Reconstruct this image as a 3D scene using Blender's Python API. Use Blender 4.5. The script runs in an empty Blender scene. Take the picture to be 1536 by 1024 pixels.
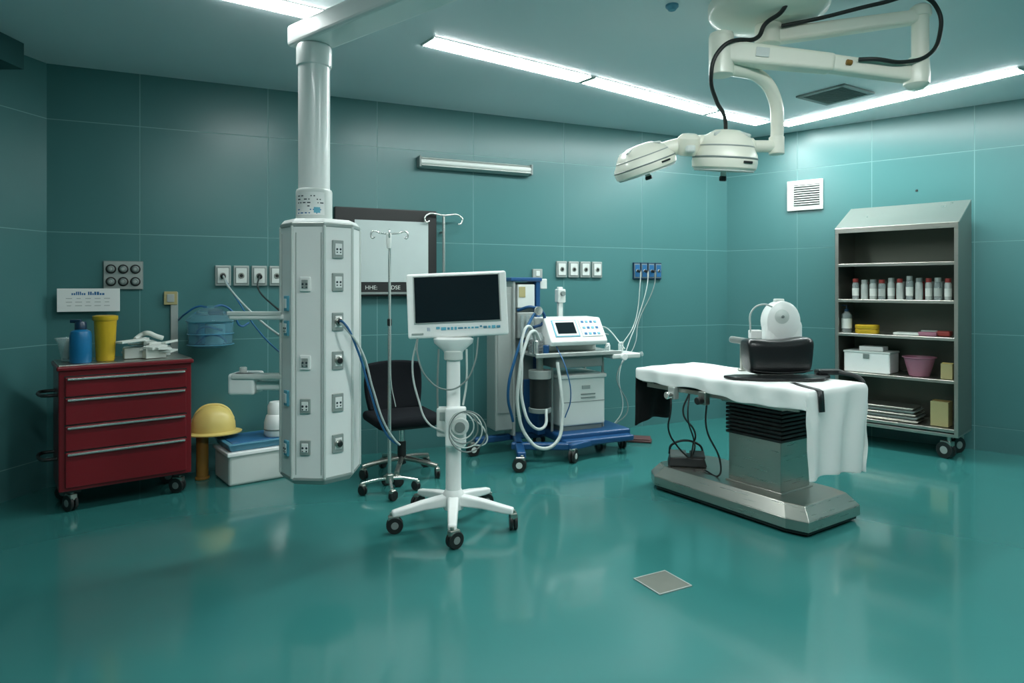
import bpy, bmesh, math, random
from mathutils import Vector, Matrix, Euler
random.seed(7)
S = bpy.context.scene
R = math.radians
# ------------------------------------------------------------------ materials
MATS = {}
def mat(name, col, rough=0.5, metal=0.0, var=0.06, scale=6.0, emit=0.0, trans=0.0, bump=0.0, bscale=60, coat=0.0, spec=None, rvar=0.0, ior=None, alpha=None, stretch=None):
    if name in MATS: return MATS[name]
    m = bpy.data.materials.new(name); m.use_nodes = True
    nt = m.node_tree; b = nt.nodes['Principled BSDF']
    tc = nt.nodes.new('ShaderNodeTexCoord')
    nz = nt.nodes.new('ShaderNodeTexNoise'); nz.inputs['Scale'].default_value = scale
    nz.inputs['Detail'].default_value = 4
    if stretch:
        mp = nt.nodes.new('ShaderNodeMapping'); mp.inputs['Scale'].default_value = stretch
        nt.links.new(tc.outputs['Object'], mp.inputs['Vector']); nt.links.new(mp.outputs[0], nz.inputs['Vector'])
    else: nt.links.new(tc.outputs['Object'], nz.inputs['Vector'])
    mx = nt.nodes.new('ShaderNodeMix'); mx.data_type = 'RGBA'
    lo = [max(0, c*(1-var)) for c in col]; hi = [min(1, c*(1+var)) for c in col]
    mx.inputs[6].default_value = (*lo, 1); mx.inputs[7].default_value = (*hi, 1)
    nt.links.new(nz.outputs['Fac'], mx.inputs[0])
    nt.links.new(mx.outputs[2], b.inputs['Base Color'])
    b.inputs['Roughness'].default_value = rough
    b.inputs['Metallic'].default_value = metal
    if rvar:
        mr = nt.nodes.new('ShaderNodeMapRange')
        mr.inputs[3].default_value = max(0, rough-rvar); mr.inputs[4].default_value = rough+rvar
        nt.links.new(nz.outputs['Fac'], mr.inputs[0]); nt.links.new(mr.outputs[0], b.inputs['Roughness'])
    if emit:
        b.inputs['Emission Color'].default_value = (*col, 1); b.inputs['Emission Strength'].default_value = emit
    if trans: b.inputs['Transmission Weight'].default_value = trans
    if ior: b.inputs['IOR'].default_value = ior
    if coat:
        b.inputs['Coat Weight'].default_value = coat; b.inputs['Coat Roughness'].default_value = 0.07
    if spec is not None: b.inputs['Specular IOR Level'].default_value = spec
    if alpha is not None: b.inputs['Alpha'].default_value = alpha
    if bump:
        n2 = nt.nodes.new('ShaderNodeTexNoise'); n2.inputs['Scale'].default_value = bscale
        nt.links.new(tc.outputs['Object'], n2.inputs['Vector'])
        bp = nt.nodes.new('ShaderNodeBump'); bp.inputs['Strength'].default_value = bump; bp.inputs['Distance'].default_value = 0.01
        nt.links.new(n2.outputs['Fac'], bp.inputs['Height']); nt.links.new(bp.outputs[0], b.inputs['Normal'])
    MATS[name] = m; return m

TILE = mat('teal_wall_panel', (0.060, 0.182, 0.184), 0.30, var=0.02, scale=0.6)
GROUT = mat('panel_joint', (0.19, 0.37, 0.36), 0.6)
FLOORM = mat('teal_epoxy_floor', (0.032, 0.178, 0.168), 0.17, var=0.08, scale=0.8, rvar=0.03, bump=0.012, bscale=2.5, coat=0.4)
CEIL = mat('ceiling_paint', (0.68, 0.76, 0.78), 0.5, var=0.02, scale=2)
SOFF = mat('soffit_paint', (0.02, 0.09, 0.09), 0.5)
WHITE = mat('white_enamel', (0.87, 0.89, 0.87), 0.3, var=0.02, coat=0.2)
CREAM = mat('cream_enamel', (0.84, 0.84, 0.73), 0.3, var=0.02, coat=0.2)
OFFW = mat('offwhite_plastic', (0.62, 0.67, 0.64), 0.4, var=0.03)
GREY = mat('grey_plastic', (0.20, 0.24, 0.23), 0.45)
LGREY = mat('light_grey_metal', (0.40, 0.44, 0.42), 0.35, metal=0.3, var=0.03)
STEEL = mat('brushed_steel', (0.46, 0.46, 0.42), 0.28, metal=0.92, var=0.05, scale=4, rvar=0.02, stretch=(1, 1, 25))
DSTEEL = mat('cabinet_steel', (0.25, 0.255, 0.225), 0.32, metal=0.8, var=0.06, scale=2, rvar=0.03, stretch=(1, 1, 12))
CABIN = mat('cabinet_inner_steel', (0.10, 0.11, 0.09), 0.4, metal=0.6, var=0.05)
CHROME = mat('chrome', (0.78, 0.79, 0.76), 0.2, metal=0.85, var=0.02)
BLACK = mat('black_rubber', (0.012, 0.014, 0.014), 0.45, var=0.1)
LEATHER = mat('black_vinyl', (0.010, 0.011, 0.012), 0.30, bump=0.1, bscale=90)
FABRIC = mat('black_mesh_fabric', (0.007, 0.009, 0.012), 0.9, bump=0.4, bscale=300, spec=0.2)
SCREEN = mat('screen_glass', (0.006, 0.012, 0.016), 0.08)
RED = mat('red_enamel', (0.165, 0.004, 0.010), 0.35, var=0.06, coat=0.2)
BLUE = mat('blue_enamel', (0.012, 0.070, 0.19), 0.35)
LBLUE = mat('light_blue_plastic', (0.07, 0.25, 0.36), 0.4)
BTNBLUE = mat('button_blue', (0.12, 0.42, 0.55), 0.4)
NAVY = mat('navy_plastic', (0.008, 0.035, 0.075), 0.3)
YELLOW = mat('yellow_plastic', (0.55, 0.36, 0.014), 0.4)
PYEL = mat('pale_yellow_shell', (0.70, 0.55, 0.17), 0.35)
OCHRE = mat('ochre_wood', (0.26, 0.13, 0.02), 0.5)
TAN = mat('tan_carton', (0.38, 0.34, 0.16), 0.7)
PINK = mat('pink_plastic', (0.34, 0.14, 0.20), 0.4)
BTBLUE = mat('bottle_blue', (0.01, 0.15, 0.33), 0.3)
CLOTH = mat('white_cotton_sheet', (0.78, 0.81, 0.79), 0.85, var=0.02, bump=0.2, bscale=400)
BCLOTH = mat('black_cloth', (0.008, 0.009, 0.010), 0.8, bump=0.3, bscale=200, spec=0.3)
PAPER = mat('paper', (0.66, 0.70, 0.66), 0.8)
LIGHT = mat('light_diffuser', (0.94, 1.0, 0.985), 0.5, emit=50, var=0.0)
VIEWB = mat('viewbox_panel', (0.46, 0.54, 0.53), 0.35)
INK = mat('ink', (0.03, 0.05, 0.06), 0.6)
BINK = mat('blue_ink', (0.02, 0.15, 0.35), 0.6)
GLASSB = mat('blue_clear_plastic', (0.42, 0.74, 0.86), 0.06, trans=0.85, ior=1.2)
GLASSC = mat('clear_plastic', (0.80, 0.90, 0.90), 0.1, trans=0.75, ior=1.2)
TUBE = mat('grey_tubing', (0.46, 0.52, 0.50), 0.35)
BTUBE = mat('blue_tubing', (0.02, 0.12, 0.28), 0.35)
BROWN = mat('pedal_maroon', (0.10, 0.045, 0.045), 0.5)
REDCAP = mat('red_cap', (0.28, 0.035, 0.03), 0.4)
VIAL = mat('vial_grey', (0.40, 0.44, 0.42), 0.25)
DRAIN = mat('drain_metal', (0.15, 0.165, 0.14), 0.42, metal=0.4, var=0.12, scale=12)

# ------------------------------------------------------------------ helpers
def group(name, loc=(0, 0, 0), rz=0.0):
    e = bpy.data.objects.new(name, None); e.empty_display_size = 0.1
    e.location = loc; e.rotation_euler = (0, 0, R(rz)); S.collection.objects.link(e); return e
def link(ob, parent, m=None):
    S.collection.objects.link(ob)
    if parent is not None: ob.parent = parent
    if m is not None: ob.data.materials.append(m)
    return ob
def meshob(parent, name, verts, faces, m, smooth=False):
    me = bpy.data.meshes.new(name); me.from_pydata([tuple(v) for v in verts], [], faces); me.update()
    bm = bmesh.new(); bm.from_mesh(me); bmesh.ops.recalc_face_normals(bm, faces=bm.faces); bm.to_mesh(me); bm.free()
    if smooth:
        for p in me.polygons: p.use_smooth = True
    return link(bpy.data.objects.new(name, me), parent, m)
def bev(ob, w, seg=3):
    if w > 0:
        md = ob.modifiers.new('bevel', 'BEVEL'); md.width = w; md.segments = seg; md.limit_method = 'ANGLE'; md.angle_limit = R(35)
    return ob
def box(parent, name, c, s, m, b=0.004, rot=(0, 0, 0), taper=None):
    x, y, z = s[0]/2, s[1]/2, s[2]/2
    t = taper if taper else (1, 1)
    v = [(-x, -y, -z), (x, -y, -z), (x, y, -z), (-x, y, -z), (-x*t[0], -y*t[1], z), (x*t[0], -y*t[1], z), (x*t[0], y*t[1], z), (-x*t[0], y*t[1], z)]
    f = [(0, 3, 2, 1), (4, 5, 6, 7), (0, 1, 5, 4), (1, 2, 6, 5), (2, 3, 7, 6), (3, 0, 4, 7)]
    ob = meshob(parent, name, v, f, m); ob.location = c; ob.rotation_euler = tuple(R(a) for a in rot)
    return bev(ob, min(b, min(s)*0.45))
def bx(parent, name, a, b_, m, b=0.004):
    return box(parent, name, [(a[i]+b_[i])/2 for i in range(3)], [abs(a[i]-b_[i]) for i in range(3)], m, b)
def prism(parent, name, poly, z0, z1, m, b=0.0, top=None):
    n = len(poly); tp = top if top else poly
    v = [(p[0], p[1], z0) for p in poly]+[(p[0], p[1], z1) for p in tp]
    f = [tuple(range(n))[::-1], tuple(range(n, 2*n))]+[(i, (i+1) % n, n+(i+1) % n, n+i) for i in range(n)]
    return bev(meshob(parent, name, v, f, m), b)
def lathe(parent, name, prof, m, loc=(0, 0, 0), rot=(0, 0, 0), n=32, scale=(1, 1, 1)):
    v = []; f = []
    for (r, z) in prof:
        for i in range(n):
            a = 2*math.pi*i/n; v.append((r*math.cos(a), r*math.sin(a), z))
    k = len(prof)
    for j in range(k-1):
        for i in range(n):
            f.append((j*n+i, j*n+(i+1) % n, (j+1)*n+(i+1) % n, (j+1)*n+i))
    me = bpy.data.meshes.new(name); me.from_pydata(v, [], f)
    bm = bmesh.new(); bm.from_mesh(me)
    bmesh.ops.remove_doubles(bm, verts=bm.verts, dist=1e-5)
    be = [e for e in bm.edges if e.is_boundary]
    if be: bmesh.ops.holes_fill(bm, edges=be, sides=0)
    bmesh.ops.recalc_face_normals(bm, faces=bm.faces)
    for fc in bm.faces: fc.smooth = len(fc.verts) <= 4
    for e in bm.edges:
        if len(e.link_faces) == 2 and e.calc_face_angle(0) > R(38): e.smooth = False
    bm.to_mesh(me); bm.free()
    ob = link(bpy.data.objects.new(name, me), parent, m); ob.location = loc; ob.rotation_euler = tuple(R(a) for a in rot); ob.scale = scale
    return ob
def cyl(parent, name, p0, p1, r, m, r2=None, n=24):
    p0 = Vector(p0); p1 = Vector(p1); d = p1-p0; L = d.length; r2 = r if r2 is None else r2
    e = min(0.004, r*0.25, L*0.3)
    ob = lathe(parent, name, [(r-e, 0), (r, e), (r2, L-e), (r2-e, L)], m, n=n)
    ob.rotation_mode = 'QUATERNION'; ob.rotation_quaternion = d.to_track_quat('Z', 'Y'); ob.location = p0
    return ob
def tube(parent, name, pts, r, m, res=10, cyc=False):
    cu = bpy.data.curves.new(name, 'CURVE'); cu.dimensions = '3D'; cu.bevel_depth = r; cu.bevel_resolution = 4; cu.resolution_u = res; cu.use_fill_caps = True
    sp = cu.splines.new('BEZIER'); sp.bezier_points.add(len(pts)-1)
    for bp, p in zip(sp.bezier_points, pts):
        bp.co = p; bp.handle_left_type = 'AUTO'; bp.handle_right_type = 'AUTO'
    sp.use_cyclic_u = cyc
    return link(bpy.data.objects.new(name, cu), parent, m)
def text(parent, name, s, loc, size, m, rot=(90, 0, 0), align='LEFT'):
    cu = bpy.data.curves.new(name+'_c', 'FONT'); cu.body = s; cu.size = size; cu.extrude = 0.0006; cu.align_x = align
    t = bpy.data.objects.new(name+'_t', cu); S.collection.objects.link(t); bpy.context.view_layer.update()
    me = bpy.data.meshes.new_from_object(t.evaluated_get(bpy.context.evaluated_depsgraph_get()))
    bpy.data.objects.remove(t); me.materials.clear()
    ob = link(bpy.data.objects.new(name, me), parent, m); ob.location = loc; ob.rotation_euler = tuple(R(a) for a in rot); return ob
def caster(parent, name, x, y, r=0.05, a=0.0, m=BLACK, hub=OFFW, top=None, w=None):
    top = top if top else r*2.5; w = w or r*0.5
    dx, dy = math.cos(R(a)), math.sin(R(a))
    ox, oy = -dy*r*0.35, dx*r*0.35
    for s, nm in ((-1, 'a'), (1, 'b')):
        cx, cy = x+ox+dx*w*0.55*s, y+oy+dy*w*0.55*s
        cyl(parent, name+'_wheel_'+nm, (cx-dx*w*0.4, cy-dy*w*0.4, r), (cx+dx*w*0.4, cy+dy*w*0.4, r), r, m)
        cyl(parent, name+'_hub_'+nm, (cx-dx*w*0.45, cy-dy*w*0.45, r), (cx+dx*w*0.45, cy+dy*w*0.45, r), r*0.5, hub)
    box(parent, name+'_fork', (x+ox*0.6, y+oy*0.6, r*1.75), (w*1.7, r*1.3, r*0.75), STEEL, 0.006, rot=(0, 0, a))
    cyl(parent, name+'_stem', (x, y, r*1.9), (x, y, top), r*0.22, STEEL)

# ------------------------------------------------------------------ room
H = 3.0
A = (-3.295, 4.72); C = (2.34, 7.26); D = (5.28, 4.77); E = (5.28, -2.2); F = (-4.58, -2.2)
def wall(name, p0, p1, xs, zs, thick=0.12):
    L = math.dist(p0, p1); ang = math.atan2(p1[1]-p0[1], p1[0]-p0[0])
    v = []; f = []; mi = []
    def add(x0, x1, y0, y1, z0, z1, k):
        b = len(v)
        v.extend([(x0, y0, z0), (x1, y0, z0), (x1, y1, z0), (x0, y1, z0), (x0, y0, z1), (x1, y0, z1), (x1, y1, z1), (x0, y1, z1)])
        for q in [(0, 3, 2, 1), (4, 5, 6, 7), (0, 1, 5, 4), (1, 2, 6, 5), (2, 3, 7, 6), (3, 0, 4, 7)]:
            f.append(tuple(b+i for i in q)); mi.append(k)
    add(0, L, 0, thick, 0, H, 1)
    X = [0]+[x for x in xs if 0 < x < L]+[L]; Z = [0]+zs+[H]; g = 0.0028
    for i in range(len(X)-1):
        for j in range(len(Z)-1):
            add(X[i]+(g if i else 0), X[i+1]-(g if i < len(X)-2 else 0), -0.002, 0.0, Z[j]+(g if j else 0), Z[j+1]-(g if j < len(Z)-2 else 0), 0)
    me = bpy.data.meshes.new(name); me.from_pydata(v, [], f); me.materials.append(TILE); me.materials.append(GROUT)
    for p, k in zip(me.polygons, mi): p.material_index = k
    ob = bpy.data.objects.new(name, me); S.collection.objects.link(ob)
    ob.location = (p0[0], p0[1], 0); ob.rotation_euler = (0, 0, ang); return ob
ZS = [0.21, 1.01, 1.81, 2.61]
cb = 5.635/6.181  # cos of back wall
wall('wall_back', A, C, [(x-A[0])/cb for x in (-2.767, -1.95, -1.15, -0.351, 0.50, 1.327, 2.087)], ZS)
wall('wall_right', C, D, [0.738, 1.42, 2.226, 3.0, 3.7], ZS)
wall('wall_side', D, E, [0.8*i for i in range(1, 9)], ZS)
wall('wall_front', E, F, [0.85*i for i in range(1, 12)], ZS)
wall('wall_left', F, A, [0.36+0.85*i for i in range(0, 8)], ZS)
def slab(name, z0, z1, m):
    poly = [A, F, E, D, C]
    cx = sum(p[0] for p in poly)/5; cy = sum(p[1] for p in poly)/5
    poly = [(cx+(p[0]-cx)*1.03, cy+(p[1]-cy)*1.03) for p in poly]
    return prism(None, name, poly, z0, z1, m)
slab('floor', -0.1, 0.0, FLOORM); slab('ceiling', H, H+0.1, CEIL)
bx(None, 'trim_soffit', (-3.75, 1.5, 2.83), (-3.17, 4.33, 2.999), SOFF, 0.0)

def strip(p0, p1, w=0.16):
    # slim surface diffuser, 11 mm proud of the ceiling
    L = math.dist(p0, p1); a = math.degrees(math.atan2(p1[1]-p0[1], p1[0]-p0[0]))
    g = group('ceiling_strip_light', ((p0[0]+p1[0])/2, (p0[1]+p1[1])/2, H), a)
    bx(g, 'base_tray', (-L/2, -w/2-0.004, -0.005), (L/2, w/2+0.004, 0), WHITE, 0.001)
    bx(g, 'diffuser', (-L/2+0.012, -w/2+0.004, -0.011), (L/2-0.012, w/2-0.004, -0.005), LIGHT, 0)
    for s in (-1, 1):
        bx(g, 'end_cap', (s*L/2-0.012*s, -w/2, -0.013), (s*L/2, w/2, 0), OFFW, 0.001)
strip((-1.62, 3.527), (-1.05, 3.92))
strip((-0.546, 4.27), (0.555, 5.06))
strip((0.575, 5.075), (1.79, 6.02))
strip((1.81, 6.035), (2.42, 6.43))
strip((2.64, 6.50), (3.71, 4.83))
strip((3.72, 4.81), (4.72, 3.24))
strip((0.6, 2.3), (2.6, 1.2), 0.20)  # fill light added out of view, ahead of the camera overhead
strip((-1.1, 1.3), (0.1, 0.7), 0.20)  # second unseen strip, added to fill from the left

# ------------------------------------------------------------------ wall fixtures
BW = 24.27; RW = -40.3
def wb(X, z, off=0.003):   # point on back wall given X
    return (X+off*math.sin(R(BW)), 6.205+0.4508*X-off*math.cos(R(BW)), z)
g = group('gas_knob_panel', wb(-2.863, 1.505), BW)
box(g, 'plate', (0, -0.008, 0), (0.255, 0.016, 0.21), GREY, 0.004)
box(g, 'plate_face', (0, -0.0165, 0), (0.245, 0.002, 0.20), LGREY, 0.001)
for i in range(3):
    for j in range(2):
        x = -0.078+0.078*i; z = 0.045-0.092*j
        cyl(g, 'knob_ring_%d' % (i+3*j), (x, -0.014, z), (x, -0.024, z), 0.034, BLACK)
        cyl(g, 'knob_%d' % (i+3*j), (x, -0.02, z), (x, -0.045, z), 0.025, GREY, r2=0.021)
        cyl(g, 'knob_cap_%d' % (i+3*j), (x, -0.04, z), (x, -0.048, z), 0.011, LGREY)
def sockets(name, Xs, z, w, h, plug=(), mm=OFFW, inner=WHITE):
    g = group(name, wb(sum(Xs)/len(Xs), z), BW)
    for i, X in enumerate(Xs):
        x = (X-sum(Xs)/len(Xs))/cb
        box(g, 'housing_%d' % i, (x, -0.012, 0), (w, 0.024, h), mm, 0.005)
        box(g, 'housing_rim_%d' % i, (x, -0.0245, 0.0), (w*0.84, 0.004, h*0.84), GREY, 0.002)
        box(g, 'faceplate_%d' % i, (x, -0.028, 0.0), (w*0.70, 0.006, h*0.74), inner, 0.003)
        cyl(g, 'port_ring_%d' % i, (x, -0.026, 0), (x, -0.037, 0), w*0.2, STEEL)
        cyl(g, 'port_%d' % i, (x, -0.03, 0), (x, -0.039, 0), w*0.12, BLACK)
        if i in plug: cyl(g, 'plug_%d' % i, (x, -0.03, 0), (x, -0.09, -0.01), w*0.17, BLACK)
    return g
sockets('wall_socket_row', [-2.25, -2.13, -2.01, -1.89], 1.507, 0.113, 0.158, plug=(0, 2), mm=LGREY, inner=OFFW)
sockets('wall_socket_row', [0.468, 0.588, 0.708, 0.828], 1.588, 0.112, 0.155, mm=LGREY, inner=OFFW)
sockets('medical_gas_outlet_row', [1.255, 1.335, 1.415, 1.495], 1.582, 0.08, 0.17, plug=(0, 1, 2), mm=NAVY, inner=BTUBE)
g = group('switch_box', wb(0.232, 1.545), BW); box(g, 'body', (0, -0.012, 0), (0.1, 0.024, 0.085), LGREY); box(g, 'rocker', (0, -0.026, 0), (0.04, 0.008, 0.05), OFFW)
g = group('wall_junction_box', wb(-2.58, 1.335), BW); box(g, 'body', (0, -0.015, 0), (0.09, 0.03, 0.1), TAN); box(g, 'flap', (0.0, -0.032, 0.0), (0.05, 0.006, 0.06), LGREY)
g = group('xray_view_box', wb(-1.084, 1.71), BW)
box(g, 'frame', (0, -0.03, 0), (0.876, 0.06, 0.745), BLACK, 0.008)
box(g, 'panel', (0.042, -0.062, 0.01), (0.635, 0.006, 0.52), VIEWB, 0.002)
box(g, 'lower_rail', (0, -0.066, -0.345), (0.86, 0.016, 0.02), GREY, 0.003)
text(g, 'label_a', 'HHE:', (-0.19, -0.064, -0.312), 0.048, PAPER)
text(g, 'label_b', 'DSE', (0.03, -0.064, -0.312), 0.048, PAPER)
g = group('wall_iv_hanger', wb(-0.635, 1.7), BW)
cyl(g, 'rail', (0, -0.09, -0.4), (0, -0.09, 0.335), 0.013, CHROME)
for z in (-0.35, 0.2): cyl(g, 'standoff', (0, 0, z), (0, -0.09, z), 0.01, STEEL)
tube(g, 'hook_bar', [(-0.13, -0.09, 0.29), (-0.16, -0.09, 0.28), (-0.165, -0.09, 0.33), (0, -0.09, 0.345), (0.165, -0.09, 0.33), (0.16, -0.09, 0.28), (0.13, -0.09, 0.27)], 0.009, CHROME)
g = group('wall_tube_lamp', wb(-0.34, 2.50), BW)
box(g, 'backplate', (0, -0.02, 0.02), (1.06, 0.04, 0.06), STEEL, 0.006)
cyl(g, 'tube', (-0.53, -0.065, 0.005), (0.53, -0.065, 0.005), 0.026, OFFW)
box(g, 'lower_reflector', (0, -0.055, -0.032), (1.05, 0.075, 0.012), LGREY, 0.003, rot=(-12, 0, 0))
box(g, 'upper_reflector', (0, -0.045, 0.045), (1.05, 0.06, 0.010), LGREY, 0.003, rot=(14, 0, 0))
for s in (-1, 1): box(g, 'end_cap', (s*0.535, -0.05, 0.005), (0.02, 0.09, 0.10), GREY, 0.008)
g = group('instruction_card', wb(-3.055, 1.325), BW)
box(g, 'card', (0.0, -0.05, 0), (0.385, 0.006, 0.165), WHITE, 0.002)
box(g, 'holder', (0, -0.024, 0), (0.3, 0.048, 0.03), OFFW, 0.003)
xx = -0.105
for i in range(14):
    w = random.uniform(0.007, 0.014); hh = random.choice((0.014, 0.02, 0.024))
    box(g, 'heading_glyph_%d' % i, (xx+w/2, -0.0535, 0.036+hh/2), (w, 0.0006, hh), BINK, 0); xx += w+(0.004 if i != 6 else 0.016)
for k in range(3):
    for i in range(5):
        w = random.uniform(0.022, 0.05)
        box(g, 'print_%d_%d' % (k, i), (-0.12+0.058*i, -0.0535, 0.012-0.026*k), (w, 0.0006, 0.004), LGREY, 0)
def rw(s, z, off=0.003):
    ux, uy = 1.96/2.5685, -1.66/2.5685
    return (C[0]+ux*s+off*uy, C[1]+uy*s-off*ux, z)
g = group('wall_vent_grille', rw(0.816, 2.343), RW)
box(g, 'frame', (0, -0.012, 0), (0.345, 0.024, 0.305), OFFW, 0.006)
box(g, 'recess', (0.02, -0.024, 0), (0.245, 0.004, 0.21), BLACK, 0)
for i in range(9): box(g, 'louvre_%d' % i, (0.02, -0.03, -0.092+0.023*i), (0.24, 0.014, 0.008), OFFW, 0.001, rot=(30, 0, 0))
g = group('wall_bolt', rw(1.79, 2.30), RW); cyl(g, 'head', (0, 0, 0), (0, -0.008, 0), 0.01, BLACK)
g = group('ceiling_vent_grille', (2.65, 5.47, H), 33)
for s in (-1, 1):
    bx(g, 'frame_a', (-0.22, s*0.19-0.02, -0.015), (0.22, s*0.19+0.02, 0), GREY, 0.003)
    bx(g, 'frame_b', (s*0.20-0.02, -0.19, -0.015), (s*0.20+0.02, 0.19, 0), GREY, 0.003)
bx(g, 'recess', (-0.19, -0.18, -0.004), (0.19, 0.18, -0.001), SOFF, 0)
for i in range(14): box(g, 'blade_%d' % i, (0, -0.165+0.0255*i, -0.009), (0.37, 0.010, 0.008), GREY, 0, rot=(35, 0, 0))
g = group('smoke_detector', (0.898, 3.74, H)); lathe(g, 'body', [(0, -0.03), (0.02, -0.03), (0.03, -0.018), (0.036, -0.012), (0.036, 0)], LBLUE)
g = group('floor_drain_cover', (0.722, 3.20, 0), 28)
box(g, 'plate', (0, 0, 0.0025), (0.185, 0.18, 0.005), DRAIN, 0.001)
for s in (-1, 1):
    box(g, 'rim', (0, s*0.094, 0.003), (0.197, 0.006, 0.006), LGREY, 0.001); box(g, 'rim', (s*0.0965, 0, 0.003), (0.006, 0.19, 0.006), LGREY, 0.001)

# ------------------------------------------------------------------ red tool trolley
g = group('red_drawer_trolley', (-2.81, 4.13, 0), 38)
Wd, Dp = 0.76, 0.43
bx(g, 'body', (0, 0.0, 0.14), (Wd, Dp, 0.90), RED, 0.008)
for i, (za, zb) in enumerate([(0.735, 0.855), (0.56, 0.725), (0.395, 0.55), (0.165, 0.385)]):
    bx(g, 'drawer_front_%d' % i, (0.035, -0.016, za), (Wd-0.035, 0.004, zb), RED, 0.005)
    bx(g, 'drawer_handle_%d' % i, (0.045, -0.034, zb-0.018), (Wd-0.045, -0.012, zb-0.005), CHROME, 0.004)
    bx(g, 'drawer_gap_%d' % i, (0.03, -0.006, zb-0.002), (Wd-0.03, -0.001, zb+0.008), BLACK, 0)
bx(g, 'top_rim', (-0.012, -0.02, 0.895), (Wd+0.012, Dp+0.01, 0.925), RED, 0.01)
bx(g, 'worktop', (0.0, -0.01, 0.922), (Wd, Dp, 0.932), STEEL, 0.003)
for i, z in enumerate((0.74, 0.34)):
    tube(g, 'side_handle_%d' % i, [(0.0, 0.08, z), (-0.07, 0.085, z), (-0.085, 0.12, z), (-0.085, 0.28, z), (-0.07, 0.31, z), (0, 0.315, z)], 0.011, BLACK)
for i, (x, y) in enumerate([(0.075, 0.06), (Wd-0.06, 0.06), (0.075, Dp-0.07), (Wd-0.06, Dp-0.07)]):
    caster(g, 'caster_%d' % i, x, y, 0.052, 25+i*20, top=0.142, hub=GREY)
    bx(g, 'caster_plate_%d' % i, (x-0.045, y-0.04, 0.125), (x+0.045, y+0.04, 0.141), BLACK, 0.002)
TZ = 0.9335
def tl(x, y, z=TZ):
    c, s = math.cos(R(38)), math.sin(R(38)); return (-2.81+x*c-y*s, 4.13+x*s+y*c, z)
g = group('blue_spray_bottle', tl(0.125, 0.10))
lathe(g, 'bottle', [(0, 0), (0.058, 0), (0.062, 0.01), (0.062, 0.17), (0.055, 0.20), (0.03, 0.215)], BTBLUE)
lathe(g, 'cap', [(0.034, 0.212), (0.034, 0.25), (0.028, 0.262), (0.0, 0.264)], NAVY)
box(g, 'nozzle', (-0.03, 0, 0.265), (0.07, 0.022, 0.022), NAVY, 0.005)
g = group('yellow_sharps_container', tl(0.265, 0.13))
lathe(g, 'tub', [(0, 0), (0.050, 0), (0.054, 0.01), (0.066, 0.27), (0.062, 0.27)], YELLOW)
lathe(g, 'lid', [(0.070, 0.265), (0.074, 0.272), (0.074, 0.295), (0.05, 0.30), (0.0, 0.30)], YELLOW)
g = group('plastic_funnel_cup', tl(0.085, 0.27))
lathe(g, 'cup', [(0, 0), (0.05, 0), (0.075, 0.12), (0.09, 0.15), (0.084, 0.15), (0.07, 0.12), (0.045, 0.008), (0, 0.008)], GLASSC)
box(g, 'insert', (0.0, 0.0, 0.078), (0.07, 0.05, 0.13), PAPER, 0.01, rot=(8, 10, 20))
g = group('dressing_packets')
random.seed(3)
for i in range(16):
    x = random.uniform(0.40, 0.66); y = random.uniform(0.08, 0.33); z = TZ+0.026+0.008*i*random.uniform(0.6, 1.0)
    box(g, 'packet_%d' % i, tl(x, y, z), (random.uniform(0.09, 0.17), random.uniform(0.06, 0.1), random.uniform(0.008, 0.02)), PAPER if i % 4 else OFFW, 0.003, rot=(random.uniform(-7, 7), random.uniform(-8, 8), random.uniform(0, 180)))
for i, (x, y) in enumerate([(0.44, 0.18), (0.55, 0.12), (0.60, 0.25), (0.47, 0.3)]):
    box(g, 'carton_%d' % i, tl(x, y, TZ+0.037), (0.13, 0.09, 0.07), [OFFW, PAPER, LGREY, WHITE][i], 0.004, rot=(0, 0, 38+i*9))
tube(g, 'crumpled_bag', [tl(0.45, 0.2, 1.06), tl(0.5, 0.24, 1.09), tl(0.53, 0.19, 1.10), tl(0.57, 0.2, 1.08), tl(0.62, 0.2, 1.06)], 0.016, PAPER)

# suction unit on wall
g = group('wall_suction_jar', wb(-2.33, 1.12), BW)
box(g, 'mount_plate', (-0.25, -0.012, 0.02), (0.05, 0.024, 0.48), LGREY, 0.004)
box(g, 'bracket', (0, -0.03, 0.03), (0.16, 0.06, 0.03), STEEL, 0.005)
lathe(g, 'jar', [(0, -0.15), (0.11, -0.15), (0.15, -0.13), (0.158, 0.0), (0.158, 0.04), (0.15, 0.04), (0.146, -0.12), (0.1, -0.14), (0, -0.14)], GLASSB, loc=(0, -0.21, 0), n=40)
lathe(g, 'lid', [(0.165, 0.04), (0.172, 0.048), (0.168, 0.06), (0.13, 0.10), (0.07, 0.135), (0.05, 0.142), (0.05, 0.16), (0, 0.162)], GLASSB, loc=(0, -0.21, 0), n=40)
for i, z in enumerate((-0.13, -0.05, 0.035)): lathe(g, 'ring_%d' % i, [(0.158, z), (0.165, z+0.003), (0.158, z+0.007), (0.150, z+0.003), (0.158, z)], LBLUE, loc=(0, -0.21, 0))
cyl(g, 'inner_canister', (0.03, -0.2, -0.13), (0.03, -0.2, 0.02), 0.07, OFFW); cyl(g, 'inner_float', (-0.06, -0.24, -0.12), (-0.06, -0.24, 0.03), 0.025, LBLUE)
box(g, 'filter', (0.03, -0.2, 0.085), (0.09, 0.07, 0.03), NAVY, 0.008)
tube(g, 'outlet_hose', [(0.02, -0.21, 0.15), (0.08, -0.2, 0.16), (0.16, -0.17, 0.1), (0.21, -0.14, 0.0), (0.27, -0.1, 0.02)], 0.008, BTUBE)
tube(g, 'inlet_hose', [(-0.02, -0.21, 0.15), (-0.08, -0.2, 0.155), (-0.17, -0.15, 0.1), (-0.22, -0.03, 0.05)], 0.007, BTUBE)
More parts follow.
